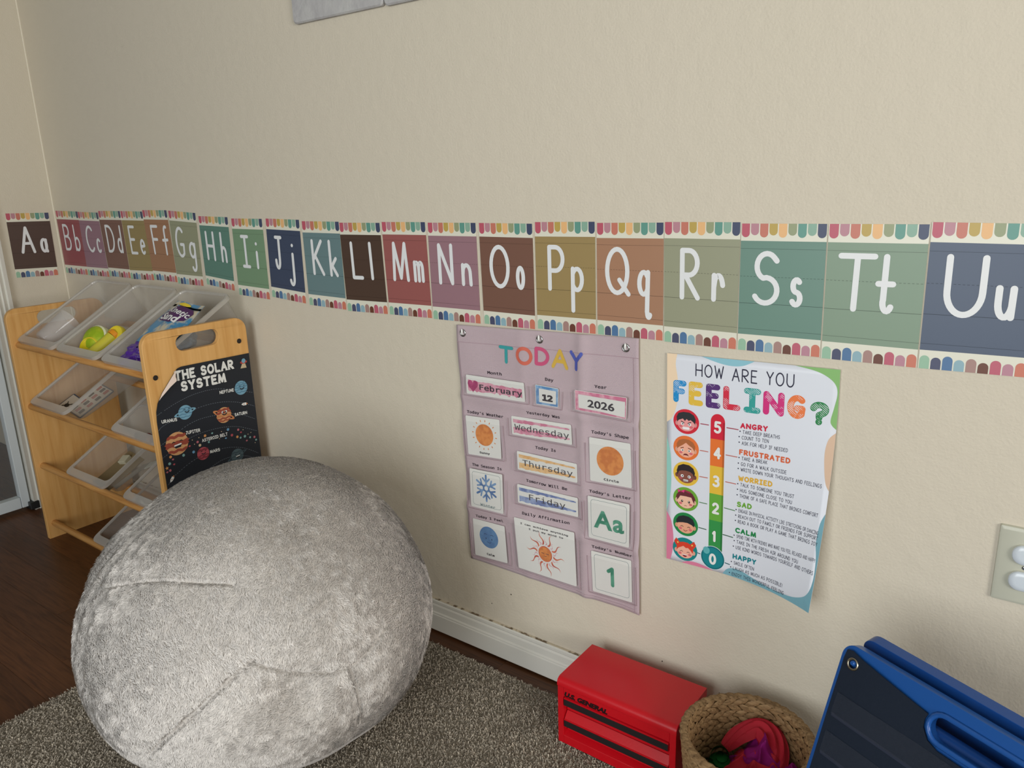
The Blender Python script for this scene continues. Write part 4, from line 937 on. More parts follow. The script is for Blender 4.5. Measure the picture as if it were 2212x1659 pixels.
for key, q in POCK.items():
    yb = -max(crease(*bil(q, i_/12, j_/8)) for i_ in range(13) for j_ in range(9))-.0016
    wq = q[1][0]-q[0][0]; hq = q[0][1]-q[3][1]
    fn = lambda u, v, l, q=q, yb=yb: (bil(q, u, v)[0], yb-l, bil(q, u, v)[1])
    root = empty('chart_card', fn(.5, .5, 0), PLAB[key]+', in a pocket of the mauve chart', 'card', 'cards in the pockets of the day chart')
    rr = .0025
    P = [(x/wq, y/hq) for x, y in rrect(0, wq, 0, hq, rr, 3)]
    mb = MB(); mb.loft([[fn(u, v, 0) for u, v in P], [fn(u, v, .0006) for u, v in P]]); mb.build('sheet', M_cw, root)
    p = Print(lambda u, v, l: fn(u, v, .0006+l), .00012)
    asp = wq/hq
    def C_(cx, cy, r, n=30, a=1.0): return [(cx+r*cos(radians(t)), cy+r*asp*a*sin(radians(t))) for t in [360*k/n for k in range(n)]]
    def tx(s_, a, b_, h, m_=M_dk, bold=.018, mono=True, lay=4): p.text(type_text(s_, mono, bold), a, b_, h, m_, lay, 'wording', True, -1)
    def brush(v, th_, m_, x0, x1, seed):
        r = random.Random(seed); n = 26
        top = [(x0+(x1-x0)*k/n, v-th_/2*(1-.75*(k/n)**3)+r.uniform(-.012, .012)) for k in range(n+1)]
        bot = [(x0+(x1-x0)*k/n, v+th_/2*(1-.85*(k/n)**2)+r.uniform(-.03, .03)) for k in range(n+1)]
        p.poly(top+bot[::-1], m_, 1, 'brush_strokes')
    def outline(m_=M_outl):
        a = [(x/wq, y/hq) for x, y in rrect(.0065, wq-.0055, .0055, hq-.0065, .006, 5)]; h_ = [(x/wq, y/hq) for x, y in rrect(.0071, wq-.0061, .0061, hq-.0071, .0055, 5)]
        p.poly(a, m_, 1, 'outline_print', [h_])
    if key == 'feb':
        r = random.Random(4); n = 30
        top = [(.03+.93*k/n, .26+.10*(k/n)+r.uniform(-.03, .03)) for k in range(n+1)]; bot = [(.03+.93*k/n, .84-.05*abs(sin(k*.7))+r.uniform(-.06, .05)) for k in range(n+1)]
        p.poly(top+bot[::-1], W_pk, 1, 'brush_strokes')
        hp = [(16*sin(t)**3, -(13*cos(t)-5*cos(2*t)-2*cos(3*t)-cos(4*t))) for t in [2*pi*k/30 for k in range(30)]]
        p.poly([(.118+x*.0058, .52+y*.0225) for x, y in hp], W_ht, 2, 'heart_print')
        tx('February', (.235, .50), (.965, .53), .38, M_blk)
    elif key == 'day':
        p.quad(.02, .98, .03, .97, W_bl, 1, 'frame_print'); p.quad(.16, .90, .17, .86, M_cw, 2, 'frame_print'); tx('12', (.30, .54), (.76, .54), .40, M_blk, .05)
    elif key == 'year':
        p.quad(.01, .99, .02, .98, W_pk, 1, 'frame_print'); p.poly([(.07, .19), (.97, .21), (.975, .93), (.5, .86), (.075, .86)], M_cw, 2, 'frame_print'); tx('2026', (.255, .55), (.775, .55), .36, M_blk, .025, False)
    elif key in ('wed', 'thu', 'fri'):
        mm = {'wed': W_pk, 'thu': W_org, 'fri': W_nv}[key]
        brush(.24, .17, mm, .03, .97, 3); brush(.74, .30, mm, .03, .97, 5)
        t, a, b_ = {'wed': ('Wednesday', .05, .96), 'thu': ('Thursday', .09, .93), 'fri': ('Friday', .20, .80)}[key]
        tx(t, (a, .50), (b_, .50), .43, M_dk, .0)
    elif key == 'sunny':
        p.poly(C_(.535, .445, .265), W_or, 1, 'sun_print')
        for k in range(16):
            t = 2*pi*(k+.3)/16; cx, cy = .535+.345*cos(t), .445+.345*asp*sin(t)
            p.poly([(cx+.028*cos(t)*cos(s_)-.012*sin(t)*sin(s_), cy+asp*(.028*sin(t)*cos(s_)+.012*cos(t)*sin(s_))) for s_ in [2*pi*i/10 for i in range(10)]], W_or, 1, 'sun_print')
        tx('Sunny', (.36, .90), (.67, .90), .065, M_dk, .03)
    elif key == 'circle':
        p.poly(C_(.50, .47, .325), W_or, 1, 'circle_print'); tx('Circle', (.34, .90), (.70, .90), .065, M_dk, .03)
    elif key == 'winter':
        outline(); cx, cy = .50, .44
        for k in range(6):
            t = radians(60*k+30); Q = lambda r_, s_: (cx+r_*cos(t)-s_*sin(t), cy+asp*(r_*sin(t)+s_*cos(t)))
            p.line([Q(.09, 0), Q(.33, 0)], .027, W_sn, 1, 'snowflake_print', 8); p.line([Q(.15, 0), Q(.25, .10)], .022, W_sn, 1, 'snowflake_print', 8); p.line([Q(.15, 0), Q(.25, -.10)], .022, W_sn, 1, 'snowflake_print', 8)
            p.line([Q(.09, 0), (cx+.09*cos(t+radians(60)), cy+asp*.09*sin(t+radians(60)))], .024, W_sn, 1, 'snowflake_print', 6)
        tx('Winter', (.30, .875), (.76, .875), .09, M_outl, .01)
    elif key == 'calm':
        p.poly(C_(.48, .42, .29), W_face, 1, 'face_print')
        M_fc = INK('face_navy', 36, 62, 104)
        for s_ in (-1, 1):
            p.poly(C_(.48+s_*.09, .46, .016, 10, 1.5), M_fc, 2, 'face_print'); p.line([(.48+s_*.10-.045, .355), (.48+s_*.10, .335), (.48+s_*.10+.045, .355)], .007, M_fc, 2, 'face_print', 6)
        p.line([(.48-.055+.11*k/6, .545+.025*sin(pi*k/6)) for k in range(7)], .007, M_fc, 2, 'face_print', 6)
        tx('Calm', (.38, .875), (.62, .875), .075, M_dk, .03)
    elif key == 'aff':
        tx('I can achieve anything', (.11, .080), (.90, .080), .040, M_dk, .02); tx('I put my mind to', (.25, .150), (.82, .150), .040, M_dk, .02)
        cx, cy = .50, .56; p.poly(C_(cx, cy, .115), W_rd, 1, 'sun_print'); p.poly(C_(cx, cy, .100), W_or, 2, 'sun_print')
        for k in range(20):
            t = 2*pi*k/20+.1; L_ = .19 if k % 2 == 0 else .10; r0 = .135; wd_ = .030 if k % 2 == 0 else .014
            Q = lambda r_, s_: (cx+r_*cos(t)-s_*sin(t), cy+asp*(r_*sin(t)+s_*cos(t)))
            n = 8; A_ = []; B_ = []
            for i in range(n+1):
                f_ = i/n; off = .022*sin(f_*2*pi); hw = wd_*.5*(1-f_)**.8
                A_.append(Q(r0+L_*f_, off+hw)); B_.append(Q(r0+L_*f_, off-hw))
            p.poly(A_+B_[::-1][1:], W_rd if k % 2 == 0 else W_pk, 1, 'sun_print')
        for s_ in (-1, 1): p.line([(cx+s_*.04-.02, cy-.01), (cx+s_*.04+.02, cy-.005)], .005, M_dk, 3, 'sun_print', 6)
        p.line([(cx-.015, cy+.04), (cx, cy+.05), (cx+.02, cy+.04)], .004, M_dk, 3, 'sun_print', 6)
    elif key == 'letter':
        outline(); p.text(type_text('Aa', False, .028, 0, 1.12), (.14, .49), (.88, .49), .42, W_gr, 3, 'letter_print', True, -1)
    elif key == 'number':
        outline(); p.line([(.425, .40), (.525, .325), (.525, .72)], .042, W_gr, 3, 'number_print', 10)
    p.build(root)
    # the clear pocket belongs to the chart
    mb = MB(); ex = .004/wq; P = [(-ex*2.2, .14), (1+ex*2.2, .14), (1+ex*2.2, 1+.004/hq), (-ex*2.2, 1+.004/hq)]
    mb.add([fn(u, v, .0022) for u, v in P], [(0, 3, 2, 1)])
    o = mb.build('clear_pocket', M_pocket, chart); shift(o, chart)
    mb = MB()
    for k in range(4):
        a, b_ = P[k], P[(k+1) % 4]
        if k == 0: continue
        mb.tube([fn(a[0], a[1], .0018), fn(b_[0], b_[1], .0018)], .0006, 5)
    o = mb.build('pocket_seam', M_stitch, chart); shift(o, chart)
    for o in root.children: shift(o, root)

# ------------------------------------------------------------------ the feelings poster
PWD, PHT = .281, .384
def pfn(s, t, l):
    F = max(0, (s-.3)/.7)**2*max(0, (t-.15)/.85)**1.6
    dF = 2*max(0, (s-.3)/.7)/.7*max(0, (t-.15)/.85)**1.6*.052/PWD
    n = Vector((-dF, -1, 0)).normalized()
    return (2.212+s*PWD+.0083*t-.013*F+n.x*l, -.004-.052*F+n.y*l, .745+.006*s-PHT*t)
M_pw = mat('poster_white', rgb(226, 230, 238), .35, .45)
fp = empty('feelings_poster', (2.35, -.006, .55), 'white poster asking how are you feeling, with a coloured thermometer', 'poster')
mb = MB(); nx, ny = 28, 34
mb.add([pfn(i/nx, j/ny, 0) for j in range(ny+1) for i in range(nx+1)], [(j*(nx+1)+i, (j+1)*(nx+1)+i, (j+1)*(nx+1)+i+1, j*(nx+1)+i+1) for j in range(ny) for i in range(nx)])
o = mb.build('sheet', M_pw, fp, smooth=80); md = o.modifiers.new('thick', 'SOLIDIFY'); md.thickness = .0003; md.offset = 0
p = Print(pfn, .0001, .05)
p.fn = lambda s, t, l: pfn(s, t, l+.0002)
BLOB = {
'peach' : ((246,220,186), [(0,0),(0.0661,0),(0.0562,0.0454),(0.0695,0.1086),(.074,.17),(0.0666,0.2266),(0.038,0.2913),(0,0.3186)]),
'teal_top' : ((144,198,212), [(0.2184,0),(0.3272,0.0218),(0.4068,0.0293),(0.474,0.0232),(0.5394,0)]),
'green_top' : ((140,190,116), [(0.7642,0),(0.8725,0.0143),(0.9378,0.0342),(0.9805,0.0626),(0.9924,0.1008),(0.9789,0.1596),(0.9663,0.2078),(0.9745,0.2285),(1,0.2447),(1,0)]),
'tan' : ((224,192,164), [(1,0.2575),(0.9656,0.2875),(0.952,0.3437),(0.9603,0.4155),(0.9769,0.4712),(1,0.497)]),
'teal' : ((126,178,192), [(1,0.5911),(0.9764,0.6374),(0.9698,0.716),(0.9825,0.7679),(.990,0.8186),(.990,0.8701),(0.975,0.9205),(0.9358,0.955),(0.8419,.980),(0.6974,.985),(0.6007,.975),(0.5247,.962),(0.4755,.958),(0.4335,.962),(0.404,.975),(0.3808,1.0),(1,1)]),
'pink' : ((222,128,158), [(0,0.7559),(0.033,0.8014),(0.0476,0.8794),(0.0432,0.9435),(0.0251,0.9995),(0,1)]),
'pink_low' : ((222,128,158), [(0.1049,1),(0.1501,.985),(0.2097,.982),(0.2748,.990),(0.3159,1)]),
'mint' : ((150,208,196), [(0,0.3881),(0.0245,0.4651),(0.0311,0.5499),(0.0287,0.6346),(0.0171,0.7021),(0,0.7539)])}
for k, (c, P) in BLOB.items():
    inner = smooth_line(P[:-1] if k in ('green_top', 'teal') else (P[1:] if k == 'peach' else P), 60)
    tail = {'green_top': [(1, 0)], 'teal': [(1, 1)], 'peach': [(0, 0)]}.get(k, [])
    PP = [(min(1, max(0, x)), min(1, max(0, y))) for x, y in inner]+tail
    o2 = [PP[0]]
    for q_ in PP[1:]:
        if math.hypot(q_[0]-o2[-1][0], q_[1]-o2[-1][1]) > 1e-4: o2.append(q_)
    p.poly(o2, INK('blob_'+k, *c), 1, 'border_shape#'+k)
def pt_text(s_, a, b_, h, m_, wt, part, lay=2, **k): p.text(stroke_text(s_, wt, **k), a, b_, h, m_, lay, part, True, -1)
M_ni = INK('ink_navy', 40, 38, 62)
for s_, a, b_ in (('HOW', (.1836,.0625), (.3587,.0625)), ('ARE', (.408,.0655), (.5573,.0665)), ('YOU', (.6073,.0648), (.7633,.0648))): pt_text(s_, a, b_, .058, M_ni, .050, 'title_print#'+s_)
def hatch(nm, c):
    mm = bpy.data.materials.new('hatch_'+nm); mm.use_nodes = True; nt = mm.node_tree; b = nt.nodes['Principled BSDF']; b.inputs['Roughness'].default_value = .4
    tc = nt.nodes.new('ShaderNodeTexCoord'); mp = nt.nodes.new('ShaderNodeMapping'); mp.inputs['Rotation'].default_value = (0, radians(52), 0)
    wv = nt.nodes.new('ShaderNodeTexWave'); wv.inputs['Scale'].default_value = 125; wv.bands_direction = 'X'; wv.inputs['Distortion'].default_value = 1.2; wv.inputs['Detail Scale'].default_value = .6
    no = nt.nodes.new('ShaderNodeTexNoise'); no.inputs['Scale'].default_value = 90
    ml = nt.nodes.new('ShaderNodeMath'); ml.operation = 'MULTIPLY'; th_ = nt.nodes.new('ShaderNodeMath'); th_.operation = 'GREATER_THAN'; th_.inputs[1].default_value = .50
    mx = nt.nodes.new('ShaderNodeMix'); mx.data_type = 'RGBA'; mx.inputs['A'].default_value = rgb(*c); mx.inputs['B'].default_value = rgb(232, 234, 240)
    nt.links.new(tc.outputs['Object'], mp.inputs[0]); nt.links.new(mp.outputs[0], wv.inputs[0]); nt.links.new(tc.outputs['Object'], no.inputs[0])
    nt.links.new(wv.outputs['Fac'], ml.inputs[0]); nt.links.new(no.outputs['Fac'], ml.inputs[1]); nt.links.new(ml.outputs[0], th_.inputs[0]); nt.links.new(th_.outputs[0], mx.inputs['Factor']); nt.links.new(mx.outputs['Result'], b.inputs['Base Color'])
    return mm
FEEL = [((0.0417,0.1692),(0.1274,0.1676),.102),((0.1422,0.1707),(0.2341,0.1689),.108),((0.2513,0.1714),(0.3422,0.1696),.108),((0.3584,0.1707),(0.4631,0.1686),.104),((0.4824,0.1698),(0.5812,0.1677),.108),((0.595,0.1705),(0.7139,0.168),.102),((0.7302,0.1715),(0.834,0.1692),.100),((0.8546,0.1880),(0.9625,0.1870),.099)]
FC = [(22,144,208),(232,192,66),(84,44,116),(214,38,66),(44,160,152),(212,36,122),(238,124,62),(28,132,70)]
for ch, (a, b_, h), c in zip('FEELING?', FEEL, FC):
    r = .0050; wd_ = (b_[0]-a[0])*PWD; hh = h*PHT
    for rr_, lay, mm in ((r, 2, INK('feel_%s' % '_'.join(map(str, c)), *c)), (r-.0009, 3, hatch('%d_%d' % (c[0], c[1]), c))):
        v, f = glyph(ch, r, wd_-r, r, hh-r, rr_, n=12); p.add(([(a[0]+x/PWD, a[1]+h/2-y/PHT) for x, y in v], f), mm, lay, 'letter_print#%.2f' % a[0])
for (a, b_), c in zip([((0.2202,0.3046),(0.2721,0.3049)),((0.3842,0.3045),(0.4549,0.3056)),((0.22,0.429),(0.2713,0.4295)),((0.383,0.4294),(0.4538,0.4301)),((0.2185,0.5533),(0.2708,0.5529)),((0.3845,0.5541),(0.451,0.555)),((0.2199,0.6776),(0.2699,0.6782)),((0.3803,0.6787),(0.4493,0.6805)),((0.2178,0.8023),(0.2682,0.8042)),((0.3762,0.8083),(0.4425,0.8102)),((0.2133,0.931),(0.2309,0.932)),((0.3955,0.9437),(0.4269,0.9459))], [(168,70,88)]*2+[(196,116,106)]*4+[(96,140,100)]*2+[(60,100,76)]*2+[(40,96,104)]*2):
    p.line([a, b_], .0022, INK('pointer_%d_%d' % c[:2], *c), 1, 'pointer_line#%.3f%.3f' % a, 4)
for (t, a, b_), c in zip([('ANGRY',(0.4663,0.2854),(0.6283,0.2826)),('FRUSTRATED',(0.4645,0.4046),(0.7684,0.4043)),('WORRIED',(0.4645,0.5257),(0.6736,0.5209)),('SAD',(0.4607,0.6465),(0.5555,0.6438)),('CALM',(0.4563,0.7707),(0.593,0.7686)),('HAPPY',(0.4449,0.8996),(0.6039,0.8943))], [(208,34,66),(220,104,62),(228,178,60),(112,172,58),(34,136,76),(22,132,142)]):
    pt_text(t, a, b_, .0255, INK('head_'+t.lower(), *c), .125, 'heading_print#'+t, gap=.36)
BUL = [('TAKE DEEP BREATHS',(0.4818,0.3131),(0.6995,0.3105)),('COUNT TO TEN',(0.4776,0.3381),(0.637,0.3354)),('ASK FOR HELP IF NEEDED',(0.4787,0.3629),(0.749,0.3613)),('TAKE A BREAK',(0.4808,0.4325),(0.6355,0.4296)),('GO FOR A WALK OUTSIDE',(0.4777,0.4582),(0.7509,0.4565)),('WRITE DOWN YOUR THOUGHTS AND FEELINGS',(0.4777,0.4832),(0.9575,0.4832)),('TALK TO SOMEONE YOU TRUST',(0.4784,0.5532),(0.8075,0.5524)),('HUG SOMEONE CLOSE TO YOU',(0.4781,0.5794),(0.798,0.5797)),('THINK OF A SAFE PLACE THAT BRINGS COMFORT',(0.4771,0.6054),(0.9591,0.6051)),('ENGAGE IN PHYSICAL ACTIVITY LIKE STRETCHING OR DANCING',(0.4733,0.6754),(0.9759,0.676)),('REACH OUT TO FAMILY OR FRIENDS FOR SUPPORT',(0.4724,0.7022),(0.9776,0.6976)),('READ A BOOK OR PLAY A GAME THAT BRINGS JOY',(0.4713,0.7275),(0.9795,0.7218)),('SPEND TIME WITH FRIENDS WHO MAKE YOU FEEL RELAXED AND HAPPY',(0.4663,0.7991),(0.9834,0.7889)),('TAKE IN THE FRESH AIR AROUND YOU',(0.4682,0.825),(0.8764,0.8212)),('USE KIND WORDS TOWARDS YOURSELF AND OTHERS',(0.4637,0.8527),(0.9829,0.8411)),('SMILE OFTEN',(0.454,0.9298),(0.5919,0.9286)),('LAUGH AS MUCH AS POSSIBLE!',(0.4506,0.9574),(0.7953,0.9489)),('ENJOY THIS WONDERFUL FEELING',(0.4436,0.9864),(0.8095,0.9789))]
for t, a, b_ in BUL:
    pt_text(t, a, b_, .0168, M_ni, .062, 'advice_print#'+t); p.poly(circ(a[0]-.016, a[1]-.002, .0042, .0030, 8), M_ni, 2, 'advice_print#'+t)
TC = [(214,32,56),(234,118,48),(232,190,62),(104,172,62),(52,148,74)]
tb = [.275,.365,.4906,.6222,.7512,.90]
p.poly([(.2845,.285)]+[(.3290-.0445*cos(radians(a_)), .285-.036*sin(radians(a_))) for a_ in range(0, 181, 12)][1:-1]+[(.3735,.285)], INK('thermo_0', *TC[0]), 1, 'thermometer_print')
for k in range(5):
    t0 = tb[k] if k else .285
    p.quad(.2845, .3735, t0, tb[k+1], INK('thermo_%d' % k, *TC[k]), 1, 'thermometer_print'); p.quad(.3620, .3735, t0, tb[k+1], INK('thermo_edge_%d' % k, *[int(v*.82) for v in TC[k]]), 2, 'thermometer_print')
p.poly(circ(.3142, .936, .080, .0585, 32), INK('thermo_white', 236, 240, 244), 3, 'thermometer_print'); p.poly(circ(.3142, .936, .077, .0563, 32), INK('bulb_dark', 16, 110, 120), 4, 'thermometer_print'); p.poly(circ(.3142, .936, .068, .0497, 32), INK('bulb', 24, 134, 142), 5, 'thermometer_print')
p.poly(circ(.272, .905, .022, .018, 14), INK('bulb_glint', 96, 178, 182), 6, 'thermometer_print')
for ch, (x, y) in zip('543210', [(0.33,0.3094),(0.3305,0.4278),(0.3272,0.5606),(0.3269,0.6902),(0.3213,0.8276),(0.3137,0.9420)]):
    r = .0022; wd_ = .0135 if ch != '1' else .009; hh = .0215; v, f = glyph(ch, r, wd_-r, r, hh-r, r, n=6)
    p.add(([(x+(a_-wd_/2)/PWD, y-(b2-hh/2)/PHT) for a_, b2 in v], f), M_wi, 7, 'numeral_print#'+ch)
# the six faces
SK = {'fair': (246,190,166), 'red': (240,150,150), 'brown': (134,80,66)}
def fpoly(cx, cy, P, c, lay): p.poly([(cx+x*.001/PWD, cy-y*.001/PHT) for x, y in P], INK('face_%d_%d_%d' % c, *c), lay, 'face_print#%.3f' % cy)
def fline(cx, cy, P, r, c, lay): 
    v, f = ribbon([(x*.001, y*.001) for x, y in P], r*.001, 6); p.add(([(cx+x/PWD, cy-y/PHT) for x, y in v], f), INK('face_%d_%d_%d' % c, *c), lay, 'face_print#%.3f' % cy)
FACE = [(0.1275,0.3051),(0.1283,0.4296),(0.1289,0.5533),(0.1294,0.6769),(0.1300,0.8022),(0.1280,0.9287)]
RC = [(214,40,58),(236,120,56),(234,192,66),(112,172,58),(34,136,70),(22,134,136)]
for k, (cx, cy) in enumerate(FACE):
    sk = [(240,160,158),(246,180,152),(134,80,66),(246,196,168),(236,172,138),(246,182,158)][k]; ear = tuple(int(v*.92) for v in sk)
    hair = [(46,48,52),(176,104,58),(46,36,38),(104,44,52),(38,42,46),(220,66,44)][k]
    fpoly(cx, cy, circ(0, 0, 23.6, 22.2, 32), RC[k], 2)
    if k == 3: fpoly(cx, cy, circ(0, -1, 18.5, 16.5, 26), hair, 3)
    if k == 5:
        for s_ in (-1, 1): fpoly(cx, cy, [(s_*10, 12), (s_*17, 19), (s_*21, 12), (s_*17, 5), (s_*12, 6)], hair, 3); fline(cx, cy, [(s_*10, 8), (s_*14, 11)], 1.4, (246,214,90), 5)
    for s_ in (-1, 1): fpoly(cx, cy, circ(s_*16.5, -4, 3.4, 4.2, 14), ear, 3.5)
    fpoly(cx, cy, circ(0, -4, 15.5, 13.2, 28), sk, 4)
    if k == 0: H_ = [(-16.5,-2),(-17.5,7),(-14,14),(-5,17),(6,17),(14,13),(17.5,6),(16.5,-3),(13,1),(8,4),(5,2),(1,5),(-2,1),(-6,5),(-10,3),(-13,2)]
    elif k == 1: H_ = [(-16.5,-3),(-17,6),(-13,13),(-4,16),(5,16),(13,12),(17,5),(16,-4),(12,2),(5,6),(0,10),(-6,5),(-12,1)]
    elif k == 2: H_ = [(-15.5,-4),(-17,4),(-14,13),(-5,17.5),(6,17),(14,12),(17,4),(15.5,-4),(13,2),(8,5),(0,6),(-8,5),(-13,3)]
    elif k == 3: H_ = [(-16,-4),(-17,6),(-12,13),(-3,16.5),(6,16),(13,12),(17,4),(16,-6),(13,0),(11,5),(0,5.5),(-10,5),(-13,0)]
    elif k == 4: H_ = [(-17,0),(-17.5,6),(-13,13),(-4,16.5),(6,16),(14,12),(17.5,4),(16,-2),(12,1),(4,3.5),(-5,3),(-12,1.5)]
    else: H_ = [(-15.5,-4),(-16,6),(-11,12),(-3,14),(5,14),(12,11),(16,4),(15,-5),(11,0),(6,4),(2,3),(-3,6),(-8,3),(-12,1)]
    fpoly(cx, cy, H_, hair, 6)
    for s_ in (-1, 1): fpoly(cx, cy, circ(s_*9.5, -9, 3.2, 2.2, 12), (222,110,120) if k != 2 else (176,84,92), 5)
    ey = -4.5
    for s_ in (-1, 1):
        if k in (0, 1, 2): fpoly(cx, cy, circ(s_*6.5, ey, 2.9, 2.7 if k != 1 else 2.0, 14), (240,240,240), 6); fpoly(cx, cy, circ(s_*6.0, ey, 1.2, n=10), (40,30,34), 7)
        elif k == 3: fpoly(cx, cy, circ(s_*6.5, ey, 2.0, 2.3, 12), (62,44,44), 6); fpoly(cx, cy, circ(s_*6.0, ey+.8, .7, n=8), (240,240,240), 7)
        else: fline(cx, cy, [(s_*6.5-2.6, ey-.6), (s_*6.5, ey+.9), (s_*6.5+2.6, ey-.6)], .45, (60,36,38), 6)
    if k == 0:
        for s_ in (-1, 1): fline(cx, cy, [(s_*9, ey+4.5), (s_*3.5, ey+2)], .7, (40,36,40), 7)
        fpoly(cx, cy, rrect(-6.5, 6.5, -14, -9.5, 2, 4), (244,244,244), 6)
    elif k == 1:
        for s_ in (-1, 1): fline(cx, cy, [(s_*9.5, ey+3.4), (s_*4.5, ey+5.2)], .7, (120,62,40), 7)
        fpoly(cx, cy, [(-5.5,-14.5),(-3.5,-11),(0,-10),(3.5,-11),(5.5,-14.5),(3,-13.2),(-3,-13.2)], (110,36,44), 6)
    elif k == 2: fpoly(cx, cy, rrect(-5, 5, -14, -10.6, 1.6, 4), (240,238,236), 6); fline(cx, cy, [(-5,-12.6),(5,-12.6)], .45, (80,36,40), 7)
    elif k == 3:
        fline(cx, cy, [(-2,-12.6),(0,-11.9),(2,-12.6)], .45, (150,74,70), 6); fline(cx, cy, [(-9,12.8),(-1,16),(8,14)], 1.5, (160,50,76), 7)
        fpoly(cx, cy, [(-15,17),(-9,14),(-14,10.5)], (226,70,130), 8); fpoly(cx, cy, [(-2,18),(-9,14),(-3,11.5)], (226,70,130), 8)
    elif k == 4: fline(cx, cy, [(-3.5,-11),(0,-13),(3.5,-11)], .6, (150,64,62), 6)
    else: fpoly(cx, cy, [(-5,-10),(5,-10),(3,-14),(0,-15),(-3,-14)], (140,30,44), 6); fline(cx, cy, [(-4.2,-10.6),(4.2,-10.6)], .7, (244,244,244), 7)
p.build(fp)
for o in fp.children: shift(o, fp)
# ------------------------------------------------------------------ red steel tool box
X0, X1, YFT, YBT, ZB, ZTT = 2.084, 2.321, -.165, -.040, .012, .150
M_red = mat('red_enamel', rgb(196, 14, 28), .32, .5, bump=(350, .12), bdist=.0005); M_redtop = M_red
M_trim = mat('black_trim', rgb(34, 30, 30), .55, .3); M_blt = INK('toolbox_black', 30, 16, 18)
tb_ = empty('tool_box', ((X0+X1)/2, (YFT+YBT)/2, ZB), 'small red metal tool chest with black drawer pulls by the baseboard', 'tool box')
W_ = X1-X0
mb = MB()
mb.box(X0, X0+.012, YFT, YBT, ZB, .134); mb.box(X1-.012, X1, YFT, YBT, ZB, .134); mb.box(X0+.012, X1-.012, YBT-.002, YBT, ZB, .134)
mb.box(X0+.012, X1-.012, YFT, YBT-.002, ZB, .0305); mb.box(X0+.012, X1-.012, YFT, YBT-.002, .115, .134)
mb.add([(X0+.012, YFT, .0305), (X1-.012, YFT, .0305), (X1-.012, YFT+.014, .036), (X0+.012, YFT+.014, .036)], [(0, 1, 2, 3)])
o = mb.build('body', M_red, tb_, bevel=.0012); shift(o, tb_)
pl = [(YFT-.001, .1335), (YFT-.001, .141), (YFT+.0015, .146), (YFT+.006, .149), (YFT+.010, ZTT), (YBT+.0005, ZTT), (YBT+.0005, .1335)]
mb = MB(); mb.loft([[(x, y, z) for y, z in reversed(pl)] for x in (X0-.0008, X1+.0008)]); o = mb.build('lid', M_red, tb_, smooth=50, bevel=.0008); shift(o, tb_)
for k, (zt, zb2) in enumerate([(.1135, .0800), (.0780, .0365)]):
    # drawer front: set back, its pull is a folded lip at the top
    xa, xb = X0+.0135, X1-.0135
    zl = zt-.0035-(.010 if k else 0)
    mb = MB(); pr2 = [(YFT+.012, zt), (YFT+.002, zl+.001), (YFT, zl), (YFT, zl-.0145), (YFT+.0015, zl-.0155), (YFT+.0115, zl-.0125), (YFT+.0115, zb2), (YFT+.014, zb2), (YFT+.014, zt)]
    mb.loft([[(x, y, z) for y, z in pr2] for x in (xa, xb)])
    d = mb.build('drawer', M_red, tb_); shift(d, tb_)
    mb = MB(); mb.box(xa+.0005, xb-.0005, YFT-.0012, YFT+.0004, zl-.0135, zl-.0010); h = mb.build('pull_strip', M_trim, d, bevel=.0004, label='black strip along the drawer pull')
p = Print(lambda x, z, l: (x, YFT-.0004-l, z), .0002)
p.text(type_text('U.S. GENERAL', False, .06, .25), (X0+.0155, .1215), (X0+.106, .1215), .0092, M_blt, 1, 'lettering'); 
for o in p.build(tb_): shift(o, tb_)

# ------------------------------------------------------------------ woven basket
BX, BY, BRM, BZ = 2.4345, -.150, .1015, .176
M_straw = wood('seagrass', rgb(148, 117, 80), rgb(170, 139, 98), rgb(108, 82, 52), 90, .7)
M_straw_in = mat('seagrass_base', rgb(122, 92, 58), .85, .2, bump=(160, .8), bdist=.003)
bk = empty('woven_basket', (BX, BY, .010), 'round woven seagrass basket holding play scarves between tool box and blue easel', 'basket')
def brad(z): t = (z-.010)/(BZ-.010); return BRM*(.80+.20*t**.7)
mb = MB(); zs = [.010+(BZ-.014)*k/8 for k in range(9)]
mb.loft([[((brad(z)-.001)*cos(2*pi*k/40), (brad(z)-.001)*sin(2*pi*k/40), z-.010) for k in range(40)] for z in zs], 0, True, False)
mb.loft([[((brad(z)-.006)*cos(2*pi*k/40), (brad(z)-.006)*sin(2*pi*k/40), z-.008) for k in range(40)] for z in zs], 0, True, False)
mb.build('basket_wall', M_straw_in, bk, smooth=60)
def strand(mb, P, Q, N_, w_, b_):
    """leaf-like blade from P to Q bulging along N_"""
    P, Q, N_ = Vector(P), Vector(Q), Vector(N_).normalized(); T_ = (Q-P).normalized(); S_ = T_.cross(N_); M_ = (P+Q)/2
    vs = [P, Q]; 
    for f_, ww, bb in ((.25, .8, .8), (.5, 1, 1), (.75, .8, .8)):
        c_ = P+(Q-P)*f_; vs += [c_+S_*w_*ww+N_*b_*bb*.4, c_+N_*b_*bb, c_-S_*w_*ww+N_*b_*bb*.4]
    mb.add(vs, [(0, 2, 3), (0, 3, 4), (2, 5, 6, 3), (3, 6, 7, 4), (5, 8, 9, 6), (6, 9, 10, 7), (8, 1, 9), (9, 1, 10)])
rb = random.Random(5); mb = MB(); rows = 15; NN = 30
